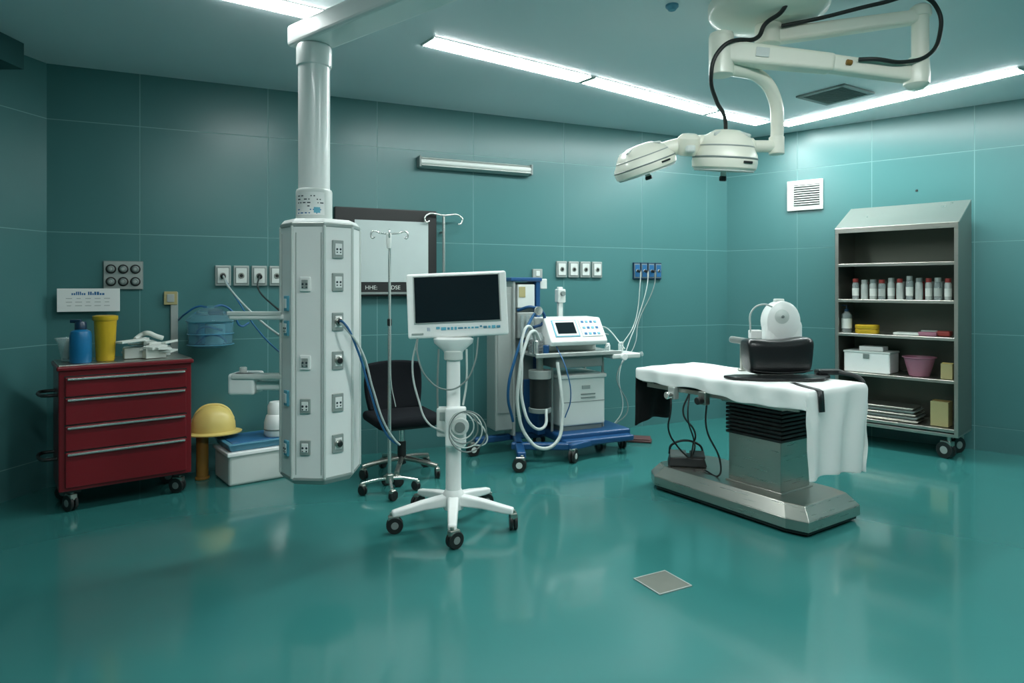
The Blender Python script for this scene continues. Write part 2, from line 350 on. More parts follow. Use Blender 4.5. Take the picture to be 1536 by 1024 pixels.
tube(g, 'coiled_hose', [(-0.1, -0.25, -0.12), (0.0, -0.3, -0.05), (0.1, -0.27, -0.1), (0.05, -0.2, -0.13), (-0.08, -0.2, -0.08), (-0.06, -0.28, 0.0), (0.08, -0.28, -0.02)], 0.008, BTUBE)

# yellow helmet on stool post, storage bin
g = group('wooden_post', (-2.29, 4.93, 0), 30)
cyl(g, 'post', (0, 0, 0.0), (0, 0, 0.32), 0.042, OCHRE); cyl(g, 'cap', (0, 0, 0.315), (0, 0, 0.333), 0.05, OCHRE); cyl(g, 'foot', (0, 0, 0), (0, 0, 0.02), 0.05, OCHRE)
g = group('yellow_hard_hat', (-2.225, 4.965, 0.338), 20); g.scale = (1.0, 0.93, 1.05)
lathe(g, 'shell', [(0.137, 0.0), (0.14, 0.02), (0.136, 0.07), (0.118, 0.125), (0.085, 0.165), (0.04, 0.188), (0, 0.192)], PYEL, scale=(1.12, 0.95, 1.0))
lathe(g, 'brim', [(0.14, 0.0), (0.168, -0.004), (0.170, 0.004), (0.14, 0.014)], PYEL, scale=(1.18, 1.0, 1.0))
tube(g, 'crest', [(-0.14, 0, 0.09), (-0.09, 0, 0.168), (0, 0, 0.195), (0.09, 0, 0.168), (0.14, 0, 0.09)], 0.010, PYEL)
g = group('storage_bin', (-2.005, 4.72, 0), 38)
bx(g, 'tub', (0, 0, 0.0), (0.47, 0.38, 0.235), OFFW, 0.02)
bx(g, 'rim', (-0.012, -0.012, 0.21), (0.482, 0.392, 0.24), WHITE, 0.008)
g2 = group('blue_tray', (-2.005, 4.72, 0.241), 38)
prism(g2, 'tray_body', [(0.02, 0.02), (0.45, 0.02), (0.45, 0.36), (0.02, 0.36)], 0.0, 0.055, LBLUE, 0.01, top=[(-0.005, -0.005), (0.475, -0.005), (0.475, 0.385), (-0.005, 0.385)])
bx(g2, 'tray_contents', (0.03, 0.03, 0.05), (0.44, 0.35, 0.060), BTUBE, 0.005)
g = group('white_humidifier', (-1.78, 5.04, 0.303), 30)
lathe(g, 'body', [(0, 0), (0.085, 0), (0.09, 0.01), (0.09, 0.10), (0.075, 0.15), (0.065, 0.16), (0.065, 0.22), (0.05, 0.25), (0, 0.255)], WHITE)
lathe(g, 'band', [(0.092, 0.045), (0.094, 0.05), (0.092, 0.055), (0.09, 0.05), (0.092, 0.045)], GREY)

# ------------------------------------------------------------------ ceiling pendant column
g = group('ceiling_supply_pendant', (-1.04, 3.62, 0))
def pl(pts): return [(x+1.04, y-3.62) for x, y in pts]
sec = pl([(-1.235, 3.56), (-1.135, 3.44), (-0.965, 3.43), (-0.850, 3.55), (-0.850, 3.72), (-0.95, 3.84), (-1.13, 3.84), (-1.235, 3.72)])
def sc(k): return [(x*k, y*k) for x, y in sec]
prism(g, 'body', sec, 0.42, 1.735, WHITE, 0.006)
prism(g, 'bottom_cap', sc(0.90), 0.395, 0.422, LGREY, 0.006, top=sc(1.0))
prism(g, 'bottom_rim', sc(1.012), 0.42, 0.436, LGREY, 0.003)
prism(g, 'top_rim', sc(1.02), 1.73, 1.752, LGREY, 0.005)
prism(g, 'top_cap', sc(1.0), 1.752, 1.775, WHITE, 0.006, top=sc(0.9))
for i, (x, y) in enumerate(sec): cyl(g, 'edge_moulding_%d' % i, (x, y, 0.43), (x, y, 1.735), 0.008, OFFW, n=12)
cx, cy = -0.028, -0.02
lathe(g, 'shaft', [(0.083, 1.90), (0.083, 2.60), (0.085, 2.62)], WHITE, loc=(cx, cy, 0), n=40)
lathe(g, 'lower_collar', [(0, 1.77), (0.093, 1.77), (0.095, 1.775), (0.095, 1.93), (0.091, 1.94), (0.083, 1.945)], OFFW, loc=(cx, cy, 0), n=40)
lathe(g, 'upper_collar', [(0.083, 2.60), (0.091, 2.605), (0.093, 2.62), (0.093, 2.70), (0.088, 2.715), (0, 2.715)], WHITE, loc=(cx, cy, 0), n=40)
def curved(parent, name, a0, a1, z0, z1, r, m):
    n = 10; v = []; f = []
    for i in range(n+1):
        a = R(a0+(a1-a0)*i/n); v += [(cx+r*math.cos(a), cy+r*math.sin(a), z0), (cx+r*math.cos(a), cy+r*math.sin(a), z1)]
    for i in range(n): f.append((2*i, 2*i+2, 2*i+3, 2*i+1))
    return meshob(parent, name, v, f, m, True)
curved(g, 'collar_label', -140, -40, 1.80, 1.92, 0.0956, WHITE)
random.seed(11)
for k in range(6):
    a = -132
    while a < -52:
        w = random.uniform(3, 12)
        if random.random() < 0.6: curved(g, 'label_print', a, a+w, 1.806+0.018*k, 1.812+0.018*k, 0.0960, BINK if k < 2 else INK)
        a += w+5
curved(g, 'label_blue_patch', -75, -55, 1.81, 1.84, 0.0962, BTNBLUE)
ang = math.degrees(math.atan2(-0.6, 0.72))
d = Vector((0.72, -0.6, 0)).normalized()
b0 = Vector((cx, cy, 2.775))-d*0.12; b1 = Vector((cx, cy, 2.775))+d*2.05
mid = (b0+b1)/2
box(g, 'boom_arm', mid, ((b1-b0).length, 0.19, 0.115), WHITE, 0.02, rot=(0, 0, ang))
lathe(g, 'ceiling_hub', [(0.12, 2.83), (0.12, 2.9), (0.2, 2.93), (0.22, 2.95), (0.22, 2.998), (0, 2.998)], WHITE, loc=(b1.x-d.x*0.12, b1.y-d.y*0.12, 0))
def face_frame(i, j):
    p, q = Vector((*sec[i], 0)), Vector((*sec[j], 0)); dd = (q-p).normalized(); n = Vector((dd.y, -dd.x, 0)); return p, q, dd, n
def outlet(i, j, t, z, kind, w=0.06, h=0.075):
    p, q, dd, n = face_frame(i, j); c = p+(q-p)*t+n*0.004; a = math.degrees(math.atan2(dd.y, dd.x))
    nm = 'outlet_%d_%d' % (i, int(z*1000))
    box(g, nm, (c.x, c.y, z), (w, 0.014, h), {'b': BTNBLUE, 'g': LGREY}.get(kind[0], WHITE), 0.004, rot=(0, 0, a))
    c2 = c+n*0.009
    box(g, nm+'_insert', (c2.x, c2.y, z), (w*0.62, 0.006, h*0.62), WHITE if kind[0] != 'w' else LGREY, 0.003, rot=(0, 0, a))
    if 'r' in kind:
        e = c+n*0.03; cyl(g, nm+'_port_ring', (c.x, c.y, z), (e.x-n.x*0.006, e.y-n.y*0.006, z), w*0.34, STEEL); cyl(g, nm+'_port', (c.x, c.y, z), (e.x, e.y, z), w*0.24, BLACK)
    if 's' in kind:
        for s in (-1, 1):
            e = c2+dd*(0.010*s); cyl(g, nm+'_pin%d' % s, (e.x, e.y, z), (e.x+n.x*0.005, e.y+n.y*0.005, z), 0.006, INK, n=10)
            cyl(g, nm+'_pinb%d' % s, (e.x, e.y, z-0.016), (e.x+n.x*0.005, e.y+n.y*0.005, z-0.016), 0.004, INK, n=10)
def zz(y, Y=3.45): return 1.42-(y-430)*Y/1000
for y, k in ((374, 'gs'), (423, 'gs'), (482, 'gr'), (540, 'gr'), (603, 'gs'), (664, 'gr')): outlet(2, 3, 0.45, zz(y, 3.49), k, 0.065, 0.095)
for y, k in ((426, 'ws'), (543, 'ws'), (608, 'gs'), (670, 'gs')): outlet(1, 2, 0.42, zz(y), k, 0.055, 0.075)
for y, k in ((455, 'b'), (492, 'bs'), (597, 'b'), (672, 'bs')): outlet(0, 1, 0.6, zz(y, 3.48), k, 0.05, 0.08)
for i, (a_, b_) in enumerate(((1, 2), (0, 1))):
    p, q, dd, n = face_frame(a_, b_)
    for t in (0.12, 0.9):
        c = p+(q-p)*t; cyl(g, 'panel_seam_%d_%d' % (i, int(t*10)), (c.x, c.y, 0.45), (c.x, c.y, 1.70), 0.0025, LGREY, n=8)
ws = lambda x, y, z: (x+1.04, y-3.62, z)
bx(g, 'instrument_shelf', ws(-1.50, 3.52, 1.245), ws(-1.21, 3.76, 1.275), WHITE, 0.012)
bx(g, 'instrument_shelf_rim', ws(-1.505, 3.515, 1.268), ws(-1.22, 3.535, 1.29), OFFW, 0.004)
bx(g, 'lower_bracket', ws(-1.44, 3.60, 0.86), ws(-1.22, 3.68, 0.91), WHITE, 0.012)
bx(g, 'lower_bracket_head', ws(-1.52, 3.56, 0.84), ws(-1.38, 3.72, 0.955), WHITE, 0.014)
bx(g, 'lower_bracket_lip', ws(-1.50, 3.55, 0.925), ws(-1.22, 3.62, 0.955), OFFW, 0.01)
cyl(g, 'lower_bracket_knob', ws(-1.46, 3.62, 0.95), ws(-1.46, 3.62, 0.985), 0.02, OFFW)
p, q, dd, n = face_frame(2, 3); c = p+(q-p)*0.45
for i, off in enumerate((0.0, 0.018)):
    tube(g, 'supply_hose_%d' % i, [(c.x, c.y, 1.24), (c.x+n.x*0.06, c.y+n.y*0.06-0.0, 1.235-off), (c.x+0.11+off, c.y-0.03, 1.10), (c.x+0.17+off, c.y, 0.88), (c.x+0.22+off, c.y+0.04, 0.70), (c.x+0.27+off, c.y+0.08, 0.60), (c.x+0.31, c.y+0.1, 0.57)], 0.006, TUBE if i else BTUBE)
tube(None, 'gas_supply_hose', [wb(-2.25, 1.505, 0.08), (-2.02, 4.75, 1.42), (-1.6, 4.2, 1.22), (-1.22, 3.70, 1.10)], 0.007, TUBE)
tube(None, 'power_cable', [wb(-2.01, 1.505, 0.08), (-1.85, 4.85, 1.42), (-1.5, 4.2, 1.30), (-1.2, 3.74, 1.22)], 0.006, BLACK)
tube(None, 'gas_supply_hose', [wb(-2.25, 1.50, 0.08), (-2.0, 4.8, 1.36), (-1.6, 4.25, 1.12), (-1.22, 3.74, 0.98)], 0.005, BTUBE)

# ------------------------------------------------------------------ office chair
g = group('swivel_office_chair', (-0.83, 5.02, 0), 27)
def superbox(parent, name, c, s, m, rot=(0, 0, 0)):
    ob = box(parent, name, c, s, m, 0, rot); ob.modifiers.clear()
    b = ob.modifiers.new('b', 'BEVEL'); b.width = min(s)*0.42; b.segments = 4
    for p_ in ob.data.polygons: p_.use_smooth = True
    return ob
superbox(g, 'seat_cushion', (0, -0.02, 0.44), (0.50, 0.46, 0.075), FABRIC)
superbox(g, 'seat_pan', (0, 0, 0.395), (0.40, 0.38, 0.03), BLACK)
v = []; f = []; nx, nz = 12, 10
for j in range(nz+1):
    for i in range(nx+1):
        x = -1+2*i/nx; z = j/nz
        hw = 0.21+0.025*math.sin(z*math.pi*0.9)
        yy = 0.235-0.05*(x*x)+0.03*z+0.02*math.sin(z*math.pi)
        zc = 0.47+0.36*z+0.015*(1-x*x)*(1 if z > 0.5 else -1)
        v.append((x*hw, yy, zc))
for j in range(nz):
    for i in range(nx): a = j*(nx+1)+i; f.append((a, a+1, a+nx+2, a+nx+1))
ob = meshob(g, 'backrest', v, f, FABRIC, True); so = ob.modifiers.new('s', 'SOLIDIFY'); so.thickness = 0.035; bv = ob.modifiers.new('b', 'BEVEL'); bv.width = 0.012; bv.segments = 3
tube(g, 'back_support', [(0, 0.05, 0.38), (0, 0.2, 0.38), (0, 0.285, 0.44), (0, 0.285, 0.62)], 0.02, BLACK)
cyl(g, 'gas_lift', (0, 0, 0.22), (0, 0, 0.39), 0.022, CHROME); cyl(g, 'lift_sleeve', (0, 0, 0.09), (0, 0, 0.26), 0.032, BLACK)
for k in range(5):
    a = R(-115+72*k); x, y = 0.29*math.cos(a), 0.29*math.sin(a)
    tube(g, 'base_leg_%d' % k, [(0.02*math.cos(a), 0.02*math.sin(a), 0.135), (x*0.5, y*0.5, 0.12), (x, y, 0.092)], 0.019, STEEL)
    caster(g, 'caster_%d' % k, x, y, 0.038, math.degrees(a)+30, top=0.088, hub=BLACK)

# ------------------------------------------------------------------ IV stand
g = group('iv_drip_stand', (-0.845, 4.60, 0))
cyl(g, 'pole', (0, 0, 0.08), (0, 0, 1.20), 0.012, CHROME); cyl(g, 'inner_pole', (0, 0, 1.18), (0, 0, 1.79), 0.009, CHROME); cyl(g, 'height_clamp', (0, 0, 1.15), (0, 0, 1.20), 0.016, BLACK)
cyl(g, 'base_hub', (0, 0, 0.07), (0, 0, 0.13), 0.028, STEEL)
for k in range(4):
    a = R(-75+90*k); x, y = 0.19*math.cos(a), 0.19*math.sin(a)
    tube(g, 'foot_%d' % k, [(0, 0, 0.10), (x*0.5, y*0.5, 0.095), (x, y, 0.075)], 0.011, CHROME); caster(g, 'caster_%d' % k, x, y, 0.034, math.degrees(a)+40, top=0.078, hub=BLACK)
for k in range(4):
    a = R(10+90*k); c_, s_ = math.cos(a), math.sin(a)
    tube(g, 'hook_%d' % k, [(0, 0, 1.785), (0.06*c_, 0.06*s_, 1.79), (0.115*c_, 0.115*s_, 1.80), (0.125*c_, 0.125*s_, 1.775), (0.115*c_, 0.115*s_, 1.755), (0.10*c_, 0.10*s_, 1.765)], 0.006, CHROME)
lathe(g, 'drip_chamber', [(0, -0.05), (0.014, -0.045), (0.018, 0), (0.018, 0.05), (0.010, 0.06), (0, 0.06)], OFFW, loc=(0.0, -0.026, 1.73))
tube(g, 'drip_line', [(0, -0.026, 1.69), (0.01, -0.03, 1.5), (0.012, -0.03, 1.1), (0.02, -0.035, 0.75), (0.05, -0.04, 0.6)], 0.003, TUBE)

# ------------------------------------------------------------------ monitor on stand
g = group('patient_monitor_stand', (-0.35, 3.98, 0))
lathe(g, 'column', [(0.050, 0.16), (0.047, 0.2), (0.045, 0.6), (0.042, 0.61), (0.040, 1.05)], WHITE, n=36)
lathe(g, 'hub', [(0, 0.10), (0.06, 0.10), (0.065, 0.12), (0.062, 0.19), (0.048, 0.215)], WHITE)
for k in range(5):
    a = R(-86+72*k); ca, sa = math.cos(a), math.sin(a); Lg = 0.37
    vv = []; ff = []
    for t, w, zc, h in ((0.03, 0.034, 0.155, 0.035), (0.5, 0.030, 0.14, 0.026), (0.85, 0.026, 0.118, 0.022), (1.0, 0.024, 0.112, 0.018)):
        for sx, sz in ((-1, -1), (1, -1), (1, 1), (-1, 1)):
            vv.append((ca*Lg*t-sa*w*sx, sa*Lg*t+ca*w*sx, zc+h*sz))
    for s_ in range(3):
        for q_ in range(4): ff.append((s_*4+q_, s_*4+(q_+1) % 4, s_*4+4+(q_+1) % 4, s_*4+4+q_))
    ff += [(3, 2, 1, 0), (12, 13, 14, 15)]
    bev(meshob(g, 'leg_%d' % k, vv, ff, WHITE), 0.012)
    caster(g, 'caster_%d' % k, ca*Lg, sa*Lg, 0.048, math.degrees(a)+[35, 20, 60, 10, 80][k], top=0.12, hub=GREY)
lathe(g, 'neck_flange', [(0, 1.03), (0.05, 1.03), (0.055, 1.04), (0.10, 1.085), (0.105, 1.11), (0.09, 1.12), (0, 1.12)], WHITE, scale=(1.15, 0.8, 1))
lathe(g, 'column_cap', [(0.052, 0.985), (0.056, 0.99), (0.056, 1.035), (0.05, 1.04), (0, 1.04)], OFFW)
mz = 1.315; rr = (-4, -2.4, 3)
mp = bpy.data.objects.new('monitor', None); S.collection.objects.link(mp); mp.parent = g; mp.location = (0.025, -0.02, mz); mp.rotation_euler = tuple(R(a) for a in rr)
box(mp, 'casing', (0, 0.03, 0), (0.595, 0.055, 0.385), WHITE, 0.014)
box(mp, 'rear_bulge', (0, 0.085, -0.01), (0.42, 0.08, 0.28), OFFW, 0.02)
box(mp, 'bezel_lip', (0, 0.0, 0.035), (0.515, 0.008, 0.285), LGREY, 0.002)
box(mp, 'screen', (0, -0.003, 0.035), (0.50, 0.006, 0.27), SCREEN, 0.001)
cyl(mp, 'tilt_joint', (-0.05, 0.09, -0.19), (0.05, 0.09, -0.19), 0.028, LGREY)
random.seed(5)
text(mp, 'panel_text', 'II:', (-0.185, 0.001, -0.150), 0.03, BINK)
xb = -0.13
while xb < 0.25:
    w = random.choice((0.010, 0.014, 0.022, 0.030))
    box(mp, 'key_%d' % int(xb*1000+200), (xb+w/2, 0.0, -0.140+random.choice((0, 0, 0.006))), (w, 0.006, random.choice((0.010, 0.014, 0.018))), random.choice((BTNBLUE, BTNBLUE, LBLUE, LBLUE)), 0.002); xb += w+0.007
box(mp, 'key_strip', (-0.24, 0.0, -0.165), (0.07, 0.004, 0.012), LGREY, 0.002)
tube(g, 'handle_hoop', [(-0.21, -0.03, 1.12), (-0.205, -0.06, 1.02), (-0.14, -0.08, 0.88), (-0.03, -0.09, 0.82), (0.07, -0.08, 0.86), (0.13, -0.07, 0.97), (0.15, -0.03, 1.12)], 0.005, GREY)
tube(g, 'patient_cable', [(-0.21, -0.02, 1.12), (-0.24, -0.03, 0.95), (-0.20, -0.05, 0.75), (-0.14, -0.07, 0.62), (-0.05, -0.07, 0.57)], 0.006, TUBE)
tube(g, 'side_tube_a', [(-0.085, -0.02, 1.05), (-0.092, -0.03, 0.8), (-0.085, -0.03, 0.6)], 0.006, GREY)
tube(g, 'side_tube_b', [(0.08, -0.02, 1.05), (0.08, -0.03, 0.85), (0.06, -0.03, 0.72)], 0.006, OFFW)
box(g, 'clamp_box', (0.02, -0.065, 0.60), (0.12, 0.07, 0.23), WHITE, 0.012)
box(g, 'clamp_back', (-0.05, -0.02, 0.62), (0.09, 0.08, 0.17), OFFW, 0.012)
box(g, 'clamp_face', (-0.045, -0.062, 0.66), (0.06, 0.008, 0.05), LGREY, 0.003)
cyl(g, 'clamp_dial', (0.05, -0.09, 0.61), (0.05, -0.13, 0.61), 0.050, OFFW); cyl(g, 'clamp_dial_core', (0.05, -0.13, 0.61), (0.05, -0.14, 0.61), 0.030, GREY)
for k in range(4):
    r_ = 0.070+0.012*k; n_ = 10
    tube(g, 'coil_%d' % k, [(0.060+0.012*k+r_*math.cos(2*math.pi*i/n_), -0.145-0.004*k-0.012*math.sin(4*math.pi*i/n_), 0.62+r_*1.1*math.sin(2*math.pi*i/n_)-0.01*k) for i in range(n_)], 0.004, GREY if k % 2 else OFFW, cyc=True)
tube(g, 'coil_tail', [(0.13, -0.15, 0.66), (0.19, -0.14, 0.60), (0.20, -0.13, 0.52), (0.12, -0.12, 0.50)], 0.004, OFFW)

# ------------------------------------------------------------------ anaesthesia machine
g = group('anaesthesia_machine', (0.25, 5.55, 0), 24)
bx(g, 'tower_side_panel', (-0.33, 0.22, 0.20), (-0.17, 0.42, 1.42), LGREY, 0.012)
bx(g, 'tower_panel_inset', (-0.31, 0.212, 0.35), (-0.19, 0.222, 1.36), LGREY, 0.004)
bx(g, 'tower_core', (-0.17, 0.26, 0.50), (0.05, 0.42, 1.46), GREY, 0.008)
bx(g, 'tower_frame_left', (-0.175, 0.20, 0.15), (-0.15, 0.40, 1.49), LGREY, 0.008)
bx(g, 'tower_frame_right', (0.045, 0.20, 0.15), (0.085, 0.40, 1.49), BLUE, 0.01)
bx(g, 'tower_top', (-0.20, 0.19, 1.465), (0.10, 0.43, 1.50), BLUE, 0.012)
bx(g, 'tower_blue_panel', (-0.05, 0.235, 0.16), (0.05, 0.30, 0.62), BLUE, 0.008)
bx(g, 'tower_module_a', (-0.13, 0.20, 1.24), (0.03, 0.27, 1.44), OFFW, 0.006)
bx(g, 'tower_module_b', (-0.13, 0.20, 0.98), (0.03, 0.27, 1.20), LGREY, 0.006)
bx(g, 'tower_module_label', (-0.12, 0.196, 1.33), (-0.06, 0.202, 1.42), TAN, 0.002)
bx(g, 'alarm_box', (0.09, 0.22, 1.40), (0.16, 0.30, 1.49), OFFW, 0.008)
for i in range(3):
    cyl(g, 'flowmeter_%d' % i, (-0.10+0.05*i, 0.18, 1.0), (-0.10+0.05*i, 0.18, 1.18), 0.014, GLASSC); cyl(g, 'flow_knob_%d' % i, (-0.10+0.05*i, 0.19, 0.96), (-0.10+0.05*i, 0.15, 0.96), 0.014, [BLUE, BLACK, OFFW][i])
def leg(nm, a, b, z=0.125, w=0.035):
    a = Vector((*a, z)); b = Vector((*b, z)); d_ = b-a
    box(g, nm, (a+b)/2, (d_.length, w*2, 0.055), BLUE, 0.014, rot=(0, 0, math.degrees(math.atan2(d_.y, d_.x))))
leg('base_leg_a', (-0.10, 0.30), (-0.34, -0.33)); leg('base_leg_b', (-0.10, 0.32), (-0.50, 0.28)); leg('base_leg_c', (-0.28, 0.0), (0.17, -0.22)); leg('base_leg_d', (-0.1, 0.32), (0.15, 0.30))
for i, (x, y) in enumerate([(-0.337, -0.33), (-0.49, 0.28), (0.17, -0.24), (0.80, 0.03), (0.78, 0.38), (0.15, 0.40)]): caster(g, 'caster_%d' % i, x, y, 0.055, 60+35*i, top=0.13)
bx(g, 'cart_base', (0.10, -0.12, 0.13), (0.80, 0.42, 0.20), BLUE, 0.02)
bx(g, 'cart_base_lip', (0.12, -0.20, 0.11), (0.78, -0.10, 0.16), BLUE, 0.014)
leg('cart_leg_front', (0.12, -0.24), (0.84, 0.0))
box(g, 'cart_base_upright', (0.07, 0.2, 0.30), (0.08, 0.12, 0.30), BLUE, 0.012)
bx(g, 'drive_unit', (0.16, -0.02, 0.24), (0.60, 0.38, 0.655), OFFW, 0.016)
bx(g, 'drive_unit_plinth', (0.18, 0.0, 0.195), (0.58, 0.36, 0.245), GREY, 0.006)
bx(g, 'drive_unit_top', (0.15, -0.035, 0.64), (0.61, 0.39, 0.675), OFFW, 0.01)
for i in range(2): bx(g, 'drive_unit_slot_%d' % i, (0.36, -0.026, 0.50-0.03*i), (0.50, -0.018, 0.51-0.03*i), GREY, 0.001)
bx(g, 'drive_unit_seam', (0.165, -0.0225, 0.44), (0.595, -0.018, 0.446), GREY, 0)
bx(g, 'drive_unit_badge', (0.37, -0.026, 0.55), (0.45, -0.018, 0.58), LGREY, 0.002)
for i, (x, y) in enumerate([(0.15, 0.36), (0.62, 0.36), (0.62, 0.05), (0.12, 0.05)]): cyl(g, 'shelf_post_%d' % i, (x, y, 0.19), (x, y, 0.86), 0.012, LGREY)
bx(g, 'work_shelf', (-0.10, -0.10, 0.845), (0.70, 0.38, 0.868), LGREY, 0.008)
bx(g, 'work_shelf_rim', (-0.11, -0.115, 0.84), (0.71, -0.095, 0.875), LGREY, 0.006)
bx(g, 'under_shelf_box', (0.10, -0.06, 0.74), (0.55, 0.3, 0.842), GREY, 0.01)
bx(g, 'mid_block', (0.02, 0.06, 0.868), (0.56, 0.34, 0.95), OFFW, 0.012)
pv = [(0.0, -0.10, 0.93), (0.0, 0.24, 0.93), (0.0, 0.24, 1.16), (0.0, 0.02, 1.155), (0.0, -0.115, 0.965)]
v = [(0.03, y, z) for _, y, z in pv]+[(0.57, y, z) for _, y, z in pv]
f = [(0, 1, 2, 3, 4), (9, 8, 7, 6, 5)]+[(i, (i+1) % 5, 5+(i+1) % 5, 5+i) for i in range(5)]
bev(meshob(g, 'ventilator_head', v, f, WHITE), 0.012)
sl = math.degrees(math.atan2(0.19, 0.135))
def onslope(nm, x, t, w, h, m, lift=0.004):
    y = -0.115+0.135*t; z = 0.965+0.19*t; ny, nz_ = -math.sin(R(sl)), math.cos(R(sl))
    box(g, nm, (x, y+ny*lift, z+nz_*lift), (w, h, 0.006), m, 0.002, rot=(sl, 0, 0))
onslope('ventilator_screen_frame', 0.20, 0.55, 0.235, 0.165, BTNBLUE, 0.003); onslope('ventilator_screen_bezel', 0.20, 0.55, 0.215, 0.150, OFFW, 0.006); onslope('ventilator_screen', 0.20, 0.55, 0.175, 0.11, SCREEN, 0.009)
onslope('ventilator_keypanel', 0.44, 0.55, 0.2, 0.17, OFFW, 0.003)
for i in range(4):
    for j in range(3): onslope('ventilator_key_%d_%d' % (i, j), 0.375+0.042*i, 0.3+0.25*j, 0.024, 0.020, BTNBLUE if (i+j) % 2 else BINK, 0.007)
cyl(g, 'absorber_canister', (-0.02, 0.0, 0.42), (-0.02, 0.0, 0.66), 0.085, BLACK); cyl(g, 'absorber_base', (-0.02, 0, 0.38), (-0.02, 0, 0.42), 0.095, GREY); cyl(g, 'absorber_head', (-0.02, 0, 0.66), (-0.02, 0, 0.73), 0.095, LGREY)
cyl(g, 'absorber_mount', (-0.02, 0.0, 0.72), (-0.02, 0.0, 0.85), 0.03, STEEL)
lathe(g, 'bellows_dome', [(0.065, 0), (0.068, 0.01), (0.068, 0.13), (0.05, 0.165), (0.0, 0.18)], GLASSC, loc=(-0.03, 0.05, 0.868))
lathe(g, 'bellows', [(0.0, 0.0)]+[(0.045+0.012*(i % 2), 0.004+0.012*i) for i in range(9)]+[(0, 0.11)], BLACK, loc=(-0.03, 0.05, 0.872))
cyl(g, 'valve_a', (-0.09, -0.06, 0.868), (-0.09, -0.06, 0.98), 0.028, CHROME); cyl(g, 'valve_b', (0.0, -0.075, 0.868), (0.0, -0.075, 0.94), 0.025, BLUE)
bx(g, 'gauge_post', (0.30, 0.27, 0.95), (0.345, 0.31, 1.42), OFFW, 0.008); bx(g, 'gauge_head', (0.285, 0.245, 1.28), (0.36, 0.32, 1.40), OFFW, 0.01)
cyl(g, 'gauge_knob', (0.322, 0.245, 1.36), (0.322, 0.215, 1.36), 0.022, GREY)
for i in range(6):
    x = 0.60+0.045*i; y = -0.05+0.06*(i % 3); cyl(g, 'connector_%d' % i, (x, y, 0.845), (x, y, 0.91+0.02*(i % 2)), 0.018, [GLASSC, WHITE, OFFW][i % 3])
bx(g, 'valve_block', (0.62, -0.12, 0.80), (0.90, 0.12, 0.845), OFFW, 0.012); cyl(g, 'valve_outlet', (0.88, -0.06, 0.82), (0.96, -0.06, 0.83), 0.02, GLASSC)
cyl(g, 'valve_block_dial', (0.72, -0.12, 0.82), (0.72, -0.15, 0.82), 0.03, WHITE)
tube(g, 'breathing_hose_a', [(-0.05, -0.06, 0.98), (-0.13, -0.10, 1.06), (-0.22, -0.14, 0.95), (-0.29, -0.18, 0.72), (-0.31, -0.2, 0.45), (-0.25, -0.24, 0.24), (-0.14, -0.28, 0.15), (-0.01, -0.28, 0.19), (0.06, -0.24, 0.35), (0.08, -0.18, 0.60), (0.08, -0.12, 0.80)], 0.014, TUBE, res=14)
tube(g, 'breathing_hose_b', [(-0.09, -0.06, 0.98), (-0.16, -0.08, 1.10), (-0.23, -0.12, 1.03), (-0.26, -0.16, 0.78), (-0.27, -0.2, 0.50), (-0.2, -0.24, 0.32), (-0.08, -0.2, 0.3), (-0.02, -0.12, 0.42)], 0.012, TUBE, res=14)
tube(g, 'blue_hose', [(0.06, 0.16, 1.18), (0.0, 0.08, 1.22), (-0.12, 0.02, 1.10), (-0.24, 0.0, 0.85), (-0.30, 0.02, 0.55), (-0.22, 0.1, 0.3)], 0.012, BTUBE, res=14)
tube(g, 'blue_loop', [(-0.15, 0.16, 1.22), (-0.06, 0.06, 1.25), (0.03, 0.04, 1.20), (0.04, 0.06, 1.12), (-0.05, 0.06, 1.08)], 0.013, BLUE, res=14)
tube(g, 'sample_line', [(0.10, -0.06, 0.93), (0.12, -0.2, 0.75), (0.16, -0.2, 0.50), (0.13, -0.16, 0.35)], 0.005, BTUBE)
lathe(g, 'gauge', [(0, 0), (0.035, 0), (0.038, 0.01), (0.035, 0.025), (0, 0.027)], CHROME, loc=(-0.03, 0.02, 1.22), rot=(90, 0, 0))
for i, (X, m_, r_) in enumerate(((1.255, TUBE, 0.005), (1.335, TUBE, 0.005), (1.415, GREY, 0.005))):
    pts = [wb(X, 1.575, 0.09), wb(X-0.02, 1.45, 0.11), wb(X-0.08-0.06*i, 1.1, 0.13), (1.02+0.06*i, 6.25, 0.85), (1.00-0.02*i, 6.1, 0.6 if i else 0.82), (0.92, 5.92, 0.84) if i == 0 else (0.95+0.05*i, 6.05, 0.30)]
    if i: pts.append((0.90, 5.98, 0.17))
    tube(None, 'wall_gas_hose', pts, r_, m_)
tube(None, 'wall_gas_hose', [wb(0.93, 0.95, 0.05), (0.80, 6.3, 1.0), (0.85, 6.0, 1.05), (0.98, 5.8, 0.88)], 0.006, TUBE)
g = group('foot_pedal', (1.17, 6.12, 0), -15)
box(g, 'base', (0, 0, 0.012), (0.22, 0.12, 0.024), BROWN, 0.008); box(g, 'treadle', (0.01, -0.005, 0.035), (0.18, 0.10, 0.014), BROWN, 0.005, rot=(8, 0, 0))
tube(g, 'cord', [(-0.1, 0.0, 0.012), (-0.2, 0.05, 0.008), (-0.32, 0.0, 0.008)], 0.006, BLACK)

